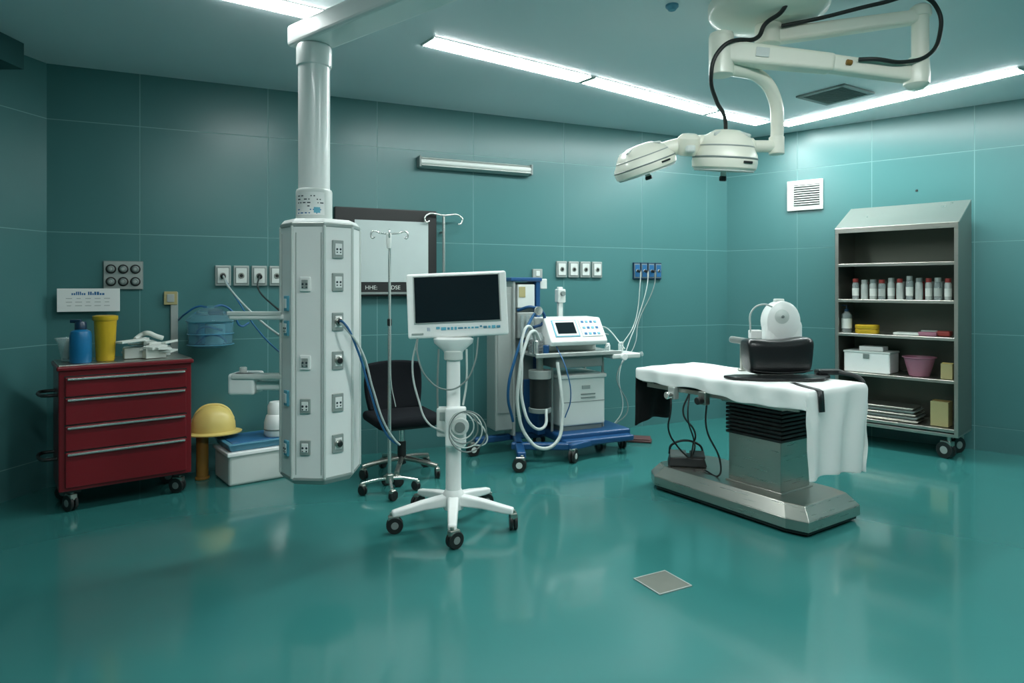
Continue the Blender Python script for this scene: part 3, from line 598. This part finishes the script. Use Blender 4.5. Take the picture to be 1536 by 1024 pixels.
# ------------------------------------------------------------------ operating table
TR = -56
g = group('operating_table', (0.907, 4.80, 0), TR)
bp_ = [(0.04, 0.09), (0.16, 0.0), (1.18, 0.0), (1.30, 0.04), (1.30, 0.58), (1.18, 0.62), (0.16, 0.62), (0.04, 0.53)]
def ins(k):
    cxx, cyy = 0.665, 0.31; return [(cxx+(x-cxx)*(1-k*0.075/0.6), cyy+(y-cyy)*(1-k*0.075/0.3)) for x, y in bp_]
prism(g, 'base_skirt', ins(0.2), 0.012, 0.045, BLACK, 0.004)
prism(g, 'base_lower', bp_, 0.035, 0.095, STEEL, 0.004)
prism(g, 'base_upper', bp_, 0.095, 0.165, STEEL, 0.004, top=ins(0.75))
for i, (x, y) in enumerate([(0.2, 0.1), (0.2, 0.52), (1.12, 0.1), (1.12, 0.52)]): cyl(g, 'levelling_foot_%d' % i, (x, y, 0.0), (x, y, 0.04), 0.035, BLACK)
bx(g, 'pedestal_cover', (0.66, 0.165, 0.16), (1.04, 0.465, 0.475), STEEL, 0.004)
bx(g, 'pedestal_collar', (0.645, 0.15, 0.158), (1.055, 0.48, 0.175), STEEL, 0.004)
for i in range(8):
    bx(g, 'bellows_fold_%d' % i, (0.645, 0.15, 0.475+0.025*i), (1.055, 0.48, 0.493+0.025*i), BLACK, 0.006)
bx(g, 'bellows_core', (0.665, 0.17, 0.47), (1.035, 0.46, 0.69), BLACK, 0)
bx(g, 'pedestal_head', (0.62, 0.13, 0.675), (1.08, 0.50, 0.73), STEEL, 0.01)
bx(g, 'frame', (0.10, 0.05, 0.715), (1.28, 0.57, 0.765), BLACK, 0.008)
for i, y in enumerate((0.015, 0.585)):
    bx(g, 'side_rail_%d' % i, (0.08, y-0.006, 0.71), (1.26, y+0.006, 0.74), STEEL, 0.003)
    for j, x in enumerate((0.2, 0.6, 1.15)): bx(g, 'rail_post_%d_%d' % (i, j), (x-0.015, min(y, 0.3+0.26*(i*2-1)), 0.715), (x+0.015, max(y, 0.3+0.26*(i*2-1)), 0.735), STEEL, 0.002)
superbox(g, 'mattress', (0.67, 0.30, 0.795), (1.26, 0.585, 0.065), LEATHER)
v = []; f = []; n1, n2 = 26, 14
for j in range(n2+1):
    for i in range(n1+1):
        t = i/n1; q_ = j/n2
        v.append((-0.022-0.020*q_+0.012*math.sin(t*15+q_*2)*q_, 0.0+0.39*t-0.02*q_*math.sin(t*3), 0.80-(0.37+0.015*math.sin(t*7+1)-0.02*t)*q_))
for j in range(n2):
    for i in range(n1): a = j*(n1+1)+i; f.append((a, a+1, a+n1+2, a+n1+1))
ob = meshob(g, 'black_hanging_drape', v, f, BCLOTH, True); so = ob.modifiers.new('s', 'SOLIDIFY'); so.thickness = 0.006
bx(g, 'drape_rail', (-0.022, 0.0, 0.775), (0.05, 0.37, 0.80), BLACK, 0.006)
bx(g, 'leg_section_hinge', (-0.01, 0.05, 0.73), (0.10, 0.35, 0.78), STEEL, 0.006)
for i, x in enumerate((0.34, 0.60)):
    bx(g, 'rail_clamp_%d' % i, (x-0.03, -0.03, 0.66), (x+0.03, 0.02, 0.745), STEEL if i else LGREY, 0.008)
    cyl(g, 'clamp_knob_%d' % i, (x, -0.03, 0.69), (x, -0.075, 0.69), 0.024, BLACK if i else CHROME)
tube(g, 'hand_control_cord', [(0.34, -0.03, 0.70), (0.36, -0.05, 0.60), (0.31, -0.02, 0.45), (0.30, 0.08, 0.32), (0.33, 0.15, 0.24)], 0.006, BLACK)
tube(g, 'control_cord_b', [(0.46, 0.02, 0.72), (0.44, -0.02, 0.58), (0.50, 0.02, 0.47), (0.42, 0.1, 0.35), (0.34, 0.17, 0.24)], 0.006, BLACK)
tube(g, 'control_cord_c', [(0.62, 0.0, 0.70), (0.60, 0.02, 0.5), (0.64, 0.1, 0.3), (0.60, 0.14, 0.18), (0.45, 0.18, 0.175)], 0.006, BLACK)
tube(g, 'control_cord_d', [(0.46, 0.02, 0.72), (0.48, -0.02, 0.56), (0.46, 0.06, 0.40), (0.38, 0.16, 0.30), (0.32, 0.2, 0.24)], 0.005, BLACK)
# sheet
top = 0.836; Lx = 1.315; Wy = 0.60
v = []; f = []; NS, NT = 120, 64
s0, s1 = -0.012, Lx+0.52
for j in range(NT+1):
    for i in range(NS+1):
        s_ = s0+(s1-s0)*i/NS; tt = j/NT
        hem = 0.080+0.045*min(1, max(0, s_/1.1))+0.010*math.sin(s_*9)+0.004*math.sin(s_*23)
        t = -hem+(Wy+2*hem)*tt
        ds = max(0, s_-Lx); dn = max(0, -t); df = max(0, t-Wy)
        x = min(s_, Lx); y = min(max(t, 0), Wy)
        drop = max(ds, dn, df)
        zc = top-max(0, drop-0.008)+0.0015*math.sin(s_*17+t*9)+0.0015*math.sin(s_*7-t*29)
        if ds > 0 and ds >= max(dn, df)*0.5:
            x += 0.014*min(1, ds/0.03)+0.018*math.sin(t*24+0.6+ds*3)*min(1, ds/0.2)
            if dn > 0: y -= dn*0.10
            if df > 0: y += df*0.10
            zc += 0.02*math.sin(t*5+1)*min(1, ds/0.4)
        if ds > 0: y = Wy/2+(y-Wy/2)*(1-0.12*min(1, ds/0.4))
        if dn > 0: y -= 0.012*min(1, dn/0.02)+0.010*math.sin(s_*31)*min(1, dn/0.08)*(1 if ds == 0 else 0.3)
        if df > 0: y += 0.012*min(1, df/0.02)+0.008*math.sin(s_*27)*min(1, df/0.08)
        v.append((x, y, zc))
for j in range(NT):
    for i in range(NS): a = j*(NS+1)+i; f.append((a, a+1, a+NS+2, a+NS+1))
g2 = group('white_bed_sheet', (0.907, 4.80, 0), TR)
ob = meshob(g2, 'sheet', v, f, CLOTH, True); so = ob.modifiers.new('s', 'SOLIDIFY'); so.thickness = 0.003; so.offset = 1
sb = ob.modifiers.new('sub', 'SUBSURF'); sb.levels = 1; sb.render_levels = 1
def strap(parent, nm, pts, w, m):
    v = []; f = []
    for p_ in pts:
        p_ = Vector(p_[:3]); v += [tuple(p_-Vector(w)), tuple(p_+Vector(w))]
    for i in range(len(pts)-1): f.append((2*i, 2*i+1, 2*i+3, 2*i+2))
    o = meshob(parent, nm, v, f, m, True); sd = o.modifiers.new('s', 'SOLIDIFY'); sd.thickness = 0.005; return o
strap(g2, 'strap_webbing', [(1.08, 0.22, 0.843), (1.16, 0.17, 0.843), (1.26, 0.12, 0.843), (1.31, 0.10, 0.843), (1.345, 0.085, 0.835), (1.352, 0.08, 0.80), (1.357, 0.08, 0.72)], (0.004, 0.02, 0), BLACK)
def tw(u, v_, z): return (0.907+0.5592*u+0.829*v_, 4.80-0.829*u+0.5592*v_, z)
g = group('positioning_cushion', tw(0.885, 0.35, 0.865), 4)
v = []; f = []; NX, NR = 20, 24
prof = []
for k in range(NR):
    a = 2*math.pi*k/NR; ca, sa = math.cos(a), math.sin(a)
    prof.append((math.copysign(abs(ca)**0.5, ca), math.copysign(abs(sa)**0.45, sa)))
for i in range(NX+1):
    t = -1+2*i/NX
    e = (1-abs(t)**6)**0.5 if abs(t) < 1 else 0.0
    e = 0.80+0.20*e
    hh = 0.116-0.006*math.cos(t*2.4)+0.003*t
    for (a, b) in prof: v.append((t*0.207+0.010*b*t, a*0.088*e, hh+b*hh*e*0.98))
for i in range(NX):
    for k in range(NR): f.append((i*NR+k, i*NR+(k+1) % NR, (i+1)*NR+(k+1) % NR, (i+1)*NR+k))
f += [tuple(range(NR)), tuple(range(NX*NR, NX*NR+NR))]
ob = meshob(g, 'pad', v, f, LEATHER, True); bev(ob, 0.012)
tube(g, 'piping', [(-0.19, -0.090, 0.03), (-0.1, -0.092, 0.02), (0.1, -0.092, 0.02), (0.19, -0.090, 0.03)], 0.004, BLACK)
g = group('black_arm_board', tw(0.93, 0.30, 0.843), 0)
v = [(-0.34, 0.02), (-0.30, -0.06), (-0.10, -0.12), (0.10, -0.14), (0.24, -0.11), (0.34, 0.02), (0.32, 0.09), (0.0, 0.08), (-0.25, 0.07)]
prism(g, 'pad', v, 0.0, 0.018, LEATHER, 0.007)
tube(g, 'rail', [(0.27, 0.04, 0.02), (0.34, 0.07, 0.035), (0.42, 0.03, 0.030), (0.50, -0.04, 0.0), (0.50, -0.08, -0.07)], 0.014, BLACK)
bx(g, 'wrist_rest', (0.27, 0.03, 0.015), (0.43, 0.11, 0.05), LEATHER, 0.014)
g = group('warming_ventilator_unit', tw(0.765, 0.565, 0.843), 0)
bx(g, 'base', (-0.12, -0.07, 0.0), (0.12, 0.08, 0.20), WHITE, 0.025)
lathe(g, 'round_housing', [(0, -0.075), (0.11, -0.075), (0.12, -0.06), (0.125, 0.0), (0.12, 0.06), (0.10, 0.075), (0, 0.08)], WHITE, loc=(0.0, 0.0, 0.345), rot=(90, 0, 0), scale=(0.92, 1.12, 1))
bx(g, 'shoulder', (-0.112, -0.07, 0.18), (0.13, 0.07, 0.36), WHITE, 0.04)
lathe(g, 'dial', [(0, 0), (0.045, 0), (0.048, 0.006), (0.03, 0.012), (0.012, 0.02), (0, 0.02)], OFFW, loc=(-0.02, -0.074, 0.38), rot=(90, 0, 0))
cyl(g, 'dial_core', (-0.02, -0.09, 0.38), (-0.02, -0.1, 0.38), 0.010, GREY)
box(g, 'top_cap', (-0.01, 0, 0.482), (0.06, 0.05, 0.03), OFFW, 0.008)
tube(g, 'hose', [(-0.06, -0.05, 0.44), (-0.14, -0.06, 0.46), (-0.21, -0.06, 0.42), (-0.22, -0.05, 0.32), (-0.20, -0.04, 0.22), (-0.17, -0.03, 0.15)], 0.006, TUBE)
box(g, 'side_block', (-0.18, -0.03, 0.26), (0.08, 0.05, 0.06), WHITE, 0.01)
bx(g, 'side_block_arm', (-0.17, -0.05, 0.01), (-0.145, -0.01, 0.25), OFFW, 0.008)
bx(g, 'side_block_foot', (-0.18, -0.06, 0.0), (-0.08, 0.0, 0.02), OFFW, 0.006)
g = group('table_side_handle', tw(0.54, 0.46, 0.843), 0)
cyl(g, 'post', (0, 0, 0), (0, 0, 0.19), 0.014, STEEL); superbox(g, 'grip', (-0.01, -0.01, 0.205), (0.16, 0.05, 0.045), GREY, rot=(0, 8, -10)); cyl(g, 'grip_joint', (0.06, 0, 0.19), (0.11, 0.01, 0.17), 0.016, BLACK)
cyl(g, 'foot', (0, 0, 0), (0, 0, 0.012), 0.03, STEEL)
g = group('foot_control_unit', tw(0.26, 0.22, 0.166), -12)
box(g, 'body', (0, 0, 0.035), (0.27, 0.17, 0.07), BLACK, 0.015, taper=(0.85, 0.8)); box(g, 'pedal', (-0.06, -0.02, 0.078), (0.11, 0.11, 0.016), GREY, 0.005, rot=(10, 0, 0)); box(g, 'pedal_b', (0.07, -0.02, 0.078), (0.10, 0.11, 0.016), BLACK, 0.005, rot=(10, 0, 0))
tube(g, 'carry_bar', [(-0.12, 0.05, 0.06), (-0.1, 0.03, 0.13), (0.08, 0.03, 0.14), (0.12, 0.05, 0.06)], 0.008, BLACK)

# ------------------------------------------------------------------ steel cabinet
g = group('stainless_steel_cabinet', (2.963, 6.11, 0), -46)
Wc, Dc = 0.96, 0.44
def sidepanel(nm, x0, x1):
    pv = [(0, 0.20), (Dc, 0.20), (Dc, 2.16), (Dc-0.03, 2.16), (0, 1.945)]
    v = [(x0, y, z) for y, z in pv]+[(x1, y, z) for y, z in pv]
    f = [(0, 1, 2, 3, 4), (9, 8, 7, 6, 5)]+[(i, (i+1) % 5, 5+(i+1) % 5, 5+i) for i in range(5)]
    bev(meshob(g, nm, v, f, DSTEEL), 0.002)
sidepanel('side_panel_far', 0, 0.02); sidepanel('side_panel_near', Wc-0.02, Wc)
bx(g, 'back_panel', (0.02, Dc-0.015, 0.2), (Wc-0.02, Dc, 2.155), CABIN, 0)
tl_ = math.dist((0, 1.945), (Dc-0.03, 2.16)); ta = math.degrees(math.atan2(2.16-1.945, Dc-0.03))
box(g, 'sloped_hood', (Wc/2, (Dc-0.03)/2, (1.945+2.16)/2), (Wc+0.01, tl_, 0.014), STEEL, 0.002, rot=(ta, 0, 0))
bx(g, 'header_strip', (0, -0.008, 1.905), (Wc, 0.012, 1.95), STEEL, 0.003)
for i, x in enumerate((0.0, Wc-0.03)): bx(g, 'front_stile_%d' % i, (x, -0.008, 0.2), (x+0.03, 0.01, 1.92), STEEL, 0.003)
for i, z in enumerate((1.625, 1.305, 1.0, 0.65, 0.25)):
    bx(g, 'shelf_%d' % i, (0.02, 0.0, z-0.014), (Wc-0.02, Dc-0.01, z), STEEL, 0.001)
    bx(g, 'shelf_lip_%d' % i, (0.028, -0.008, z-0.024), (Wc-0.028, 0.004, z+0.002), STEEL, 0.003)
bx(g, 'floor_frame', (0.0, 0.0, 0.185), (Wc, Dc, 0.215), STEEL, 0.006)
for i, (x, y) in enumerate([(0.08, 0.06), (Wc-0.08, 0.06), (0.08, Dc-0.07), (Wc-0.08, Dc-0.07)]):
    caster(g, 'caster_%d' % i, x, y, 0.068, 30+40*i, hub=LGREY, top=0.19)
def cl(x, y, z):
    c, s = math.cos(R(-46)), math.sin(R(-46)); return (2.963+x*c-y*s, 6.11+x*s+y*c, z)
g = group('medicine_bottles', cl(0, 0, 1.306), -46)
random.seed(9)
for i in range(11):
    x = 0.15+0.072*i; r_ = 0.027+random.uniform(-0.002, 0.003); h = 0.17+random.uniform(-0.01, 0.02); y = 0.08+random.uniform(-0.01, 0.02)
    lathe(g, 'bottle_%d' % i, [(0, 0.001), (r_, 0.001), (r_, h*0.82), (r_*0.7, h*0.92), (r_*0.7, h*0.94)], VIAL if i % 3 else GLASSC, loc=(x, y, 0), n=16)
    lathe(g, 'cap_%d' % i, [(0, h*0.9), (r_*0.85, h*0.9), (r_*0.85, h*1.1), (0, h*1.11)], [REDCAP, LGREY, GREY, REDCAP, LGREY][i % 5], loc=(x, y, 0), n=16)
    lathe(g, 'label_%d' % i, [(r_+0.0008, h*0.2), (r_+0.0008, h*0.6)], VIAL if i % 2 else PAPER, loc=(x, y, 0), n=16)
for i in range(9):
    x = 0.2+0.075*i; cyl(g, 'back_bottle_%d' % i, (x, 0.17, 0.001), (x, 0.17, 0.16), 0.026, [REDCAP, VIAL, GREY][i % 3], n=16)
g = group('pump_dispenser_bottle', cl(0.07, 0.08, 1.001), -46)
lathe(g, 'bottle', [(0, 0.001), (0.042, 0.001), (0.044, 0.01), (0.044, 0.16), (0.02, 0.19), (0.016, 0.2)], GLASSC); lathe(g, 'pump', [(0, 0.19), (0.018, 0.19), (0.018, 0.215), (0.006, 0.22), (0.006, 0.25), (0, 0.25)], NAVY); box(g, 'spout', (-0.018, 0, 0.25), (0.05, 0.014, 0.012), NAVY, 0.003)
lathe(g, 'label', [(0.0448, 0.04), (0.0448, 0.13)], PAPER)
g = group('tape_rolls', cl(0.24, 0.10, 1.001), -46)
for i in range(2): lathe(g, 'roll_%d' % i, [(0.045, 0.001+0.04*i), (0.095, 0.001+0.04*i), (0.098, 0.006+0.04*i), (0.098, 0.034+0.04*i), (0.094, 0.038+0.04*i), (0.045, 0.038+0.04*i), (0.045, 0.001+0.04*i)], YELLOW)
g = group('folded_packs', cl(0.7, 0.12, 1.002), -46)
box(g, 'pack_white', (-0.14, 0, 0.012), (0.2, 0.12, 0.022), PAPER, 0.006); box(g, 'pack_red', (0.02, 0, 0.018), (0.14, 0.12, 0.035), PINK, 0.01); box(g, 'pack_red_b', (0.12, 0.02, 0.024), (0.12, 0.1, 0.045), REDCAP, 0.012); box(g, 'pack_top', (0.02, 0.01, 0.042), (0.12, 0.1, 0.012), LGREY, 0.004, rot=(0, 0, 12))
g = group('white_instrument_case', cl(0.25, 0.17, 0.651), -46)
box(g, 'case', (0, 0, 0.09), (0.38, 0.26, 0.178), WHITE, 0.012); box(g, 'lid', (0, 0, 0.184), (0.39, 0.27, 0.02), OFFW, 0.006); box(g, 'top_box', (0.02, 0, 0.214), (0.2, 0.14, 0.04), WHITE, 0.006); box(g, 'clasp', (0, -0.135, 0.15), (0.05, 0.01, 0.04), GREY, 0.003)
g = group('pink_basin', cl(0.64, 0.15, 0.651), -46)
lathe(g, 'bowl', [(0, 0.002), (0.075, 0.002), (0.08, 0.01), (0.118, 0.155), (0.13, 0.16), (0.13, 0.168), (0.112, 0.165), (0.074, 0.02), (0, 0.014)], PINK)
g = group('yellow_carton', cl(0.86, 0.12, 0.651), -46); box(g, 'carton', (0, 0, 0.065), (0.085, 0.1, 0.128), TAN, 0.003); box(g, 'flap', (0, 0, 0.131), (0.08, 0.05, 0.004), PYEL, 0.001)
g = group('steel_instrument_trays', cl(0.38, 0.16, 0.252), -46)
for i in range(5): prism(g, 'tray_%d' % i, [(-0.27+0.012*i, -0.12), (0.27-0.01*i, -0.12), (0.27-0.01*i, 0.12), (-0.27+0.012*i, 0.12)], 0.002+0.026*i, 0.024+0.026*i, GREY if i % 2 else STEEL, 0.004, top=[(-0.29+0.012*i, -0.135), (0.29-0.01*i, -0.135), (0.29-0.01*i, 0.135), (-0.29+0.012*i, 0.135)])
g = group('cardboard_carton', cl(0.81, 0.13, 0.252), -46); box(g, 'carton', (0, 0, 0.105), (0.13, 0.14, 0.205), TAN, 0.003); box(g, 'tape', (0, 0, 0.209), (0.13, 0.03, 0.002), OCHRE, 0)

# ------------------------------------------------------------------ surgical lamp
g = group('surgical_ceiling_lamp', (1.35, 3.72, 0))
def L(x, y, z): return (x-1.35, y-3.72, z)
lathe(g, 'ceiling_canopy', [(0, 2.87), (0.10, 2.87), (0.24, 2.89), (0.31, 2.93), (0.32, 2.95), (0.32, 2.998), (0, 2.998)], CREAM, loc=L(1.42, 3.70, 0), n=48)
cyl(g, 'hub', L(1.42, 3.70, 2.76), L(1.42, 3.70, 2.89), 0.07, CREAM)
def beam(nm, p0, p1, w0, h0, w1, h1, m):
    p0 = Vector(p0); p1 = Vector(p1); d_ = (p1-p0).normalized(); sd = d_.cross(Vector((0, 0, 1))).normalized(); up = sd.cross(d_)
    v = []
    for p_, w, h in ((p0, w0, h0), (p1, w1, h1)):
        for a, b in ((-1, -1), (1, -1), (1, 1), (-1, 1)): v.append(p_+sd*a*w/2+up*b*h/2)
    return bev(meshob(g, nm, v, [(3, 2, 1, 0), (4, 5, 6, 7), (0, 1, 5, 4), (1, 2, 6, 5), (2, 3, 7, 6), (3, 0, 4, 7)], m), 0.02, 4)
beam('upper_arm', L(1.38, 3.71, 2.80), L(2.17, 3.56, 2.86), 0.09, 0.085, 0.075, 0.07, CREAM)
cyl(g, 'elbow_post', L(2.18, 3.56, 2.52), L(2.18, 3.56, 2.91), 0.042, CREAM)
lathe(g, 'elbow_cap_top', [(0.05, 0), (0.055, 0.01), (0.05, 0.05), (0.03, 0.065), (0, 0.068)], CREAM, loc=L(2.18, 3.56, 2.86))
lathe(g, 'elbow_cap_bottom', [(0, -0.05), (0.035, -0.045), (0.062, -0.02), (0.065, 0.03), (0.06, 0.10), (0.04, 0.12)], CREAM, loc=L(2.16, 3.56, 2.52))
beam('spring_arm', L(2.17, 3.56, 2.545), L(1.66, 3.585, 2.625), 0.085, 0.085, 0.085, 0.09, CREAM)
beam('spring_arm_sleeve', L(1.72, 3.58, 2.615), L(1.12, 3.60, 2.685), 0.10, 0.095, 0.11, 0.12, CREAM)
cyl(g, 'spring_adjuster', L(1.77, 3.53, 2.61), L(1.80, 3.53, 2.605), 0.015, OCHRE)
box(g, 'sleeve_badge', L(1.33, 3.535, 2.665), (0.07, 0.004, 0.05), OFFW, 0.001, rot=(0, 7, -2))
cyl(g, 'arm_pivot', L(1.13, 3.60, 2.56), L(1.13, 3.60, 2.77), 0.065, CREAM)
lathe(g, 'arm_pivot_cap', [(0.066, 0), (0.06, 0.02), (0.0, 0.035)], CREAM, loc=L(1.13, 3.60, 2.765))
tube(g, 'curved_yoke', [L(1.13, 3.60, 2.60), L(1.22, 3.63, 2.60), L(1.38, 3.69, 2.575), L(1.475, 3.74, 2.47), L(1.50, 3.77, 2.33), L(1.50, 3.78, 2.235)], 0.036, CREAM, res=20)
cyl(g, 'yoke_joint', L(1.50, 3.78, 2.17), L(1.50, 3.78, 2.27), 0.042, CREAM)
cyl(g, 'yoke_bar', L(1.50, 3.78, 2.215), L(1.30, 3.77, 2.215), 0.034, CREAM)
def head(nm, loc, rad, rot, zs=1.0):
    e = bpy.data.objects.new(nm, None); S.collection.objects.link(e); e.parent = g; e.location = loc; e.rotation_euler = tuple(R(a) for a in rot); e.scale = (1, 1, zs)
    lathe(e, 'shell', [(rad*0.94, -0.03), (rad, -0.022), (rad*1.02, 0.0), (rad*0.99, 0.03), (rad*0.88, 0.055), (rad*0.82, 0.075), (rad*0.72, 0.10), (rad*0.4, 0.125), (0, 0.13)], CREAM, n=48)
    lathe(e, 'rim_groove', [(rad*1.003, 0.012), (rad*1.025, 0.014), (rad*1.025, 0.018), (rad*1.003, 0.020), (rad*1.003, 0.012)], GREY, n=48)
    lathe(e, 'dome_groove', [(rad*0.84, 0.058), (rad*0.875, 0.060), (rad*0.875, 0.064), (rad*0.84, 0.066), (rad*0.84, 0.058)], LGREY, n=48)
    lathe(e, 'lens_ring', [(rad*0.8, -0.034), (rad*0.93, -0.036), (rad*0.94, -0.028), (rad*0.8, -0.028), (rad*0.8, -0.034)], OFFW, n=48)
    lathe(e, 'lens', [(0, -0.03), (rad*0.82, -0.028), (rad*0.82, -0.02), (0, -0.02)], GLASSC, n=48)
    lathe(e, 'reflector', [(0, -0.005), (rad*0.8, -0.018), (rad*0.8, -0.015), (0, 0.0)], LGREY, n=48)
    cyl(e, 'handle', (0, 0, -0.03), (0, 0, -0.055), 0.016, OFFW); cyl(e, 'handle_tip', (0, 0, -0.055), (0, 0, -0.075), 0.02, BLACK)
    for k in range(4):
        a = math.pi/4+k*math.pi/2; box(e, 'rib_%d' % k, (rad*0.55*math.cos(a), rad*0.55*math.sin(a), 0.112), (rad*0.5, 0.014, 0.012), OFFW, 0.004, rot=(0, 12, math.degrees(a)))
    box(e, 'grip_slot', (0.45*rad, -rad*0.91, 0.0), (0.06, 0.012, 0.010), BLACK, 0.003, rot=(0, 0, 26))
    return e
head('lamp_head_a', L(1.195, 3.75, 2.12), 0.175, (9, 3, 0), 1.4)
head('lamp_head_b', L(0.755, 3.78, 2.10), 0.175, (8, -20, 0), 1.0)
cyl(g, 'yoke_socket', L(1.36, 3.77, 2.215), L(1.26, 3.76, 2.215), 0.045, CREAM)
tube(g, 'twin_link', [L(1.10, 3.75, 2.23), L(1.01, 3.76, 2.225), L(0.92, 3.77, 2.21), L(0.84, 3.78, 2.19)], 0.045, CREAM)
lathe(g, 'link_hub', [(0, -0.06), (0.05, -0.055), (0.062, -0.03), (0.062, 0.04), (0.04, 0.06), (0, 0.062)], CREAM, loc=L(0.99, 3.74, 2.215), rot=(20, 0, 0))
box(g, 'link_knob', L(0.985, 3.68, 2.18), (0.05, 0.04, 0.04), OFFW, 0.01)
tube(g, 'drop_cable', [L(1.30, 3.60, 2.70), L(1.20, 3.54, 2.73), L(1.09, 3.53, 2.66), L(1.06, 3.55, 2.53), L(1.11, 3.62, 2.43), L(1.18, 3.70, 2.36), L(1.20, 3.74, 2.28)], 0.011, BLACK, res=16)
tube(g, 'hub_cable', [L(1.20, 3.54, 2.73), L(1.32, 3.58, 2.76), L(1.36, 3.58, 2.83), L(1.42, 3.5, 2.87), L(1.45, 3.48, 2.95)], 0.012, BLACK, res=16)
tube(g, 'arm_cable', [L(1.47, 3.63, 2.84), L(1.65, 3.61, 2.87), L(1.95, 3.53, 2.92), L(2.15, 3.50, 2.945), L(2.25, 3.52, 2.88), L(2.26, 3.52, 2.76), L(2.19, 3.50, 2.64), L(2.06, 3.50, 2.60), L(1.90, 3.50, 2.615), L(1.83, 3.52, 2.62)], 0.011, BLACK, res=16)

# ------------------------------------------------------------------ camera, world
cam = bpy.data.cameras.new('camera'); co = bpy.data.objects.new('camera', cam); S.collection.objects.link(co)
co.location = (0, 0, 1.42); co.rotation_euler = (R(90), 0, 0)
cam.sensor_width = 36; cam.lens = 36*1000/1536; cam.shift_y = -(512-430)/1536
cam.clip_start = 0.05
S.camera = co
w = bpy.data.worlds.new('world'); S.world = w; w.use_nodes = True
w.node_tree.nodes['Background'].inputs[0].default_value = (0.1, 0.2, 0.2, 1); w.node_tree.nodes['Background'].inputs[1].default_value = 0.3
S.view_settings.view_transform = 'Standard'
S.view_settings.exposure = 0.0
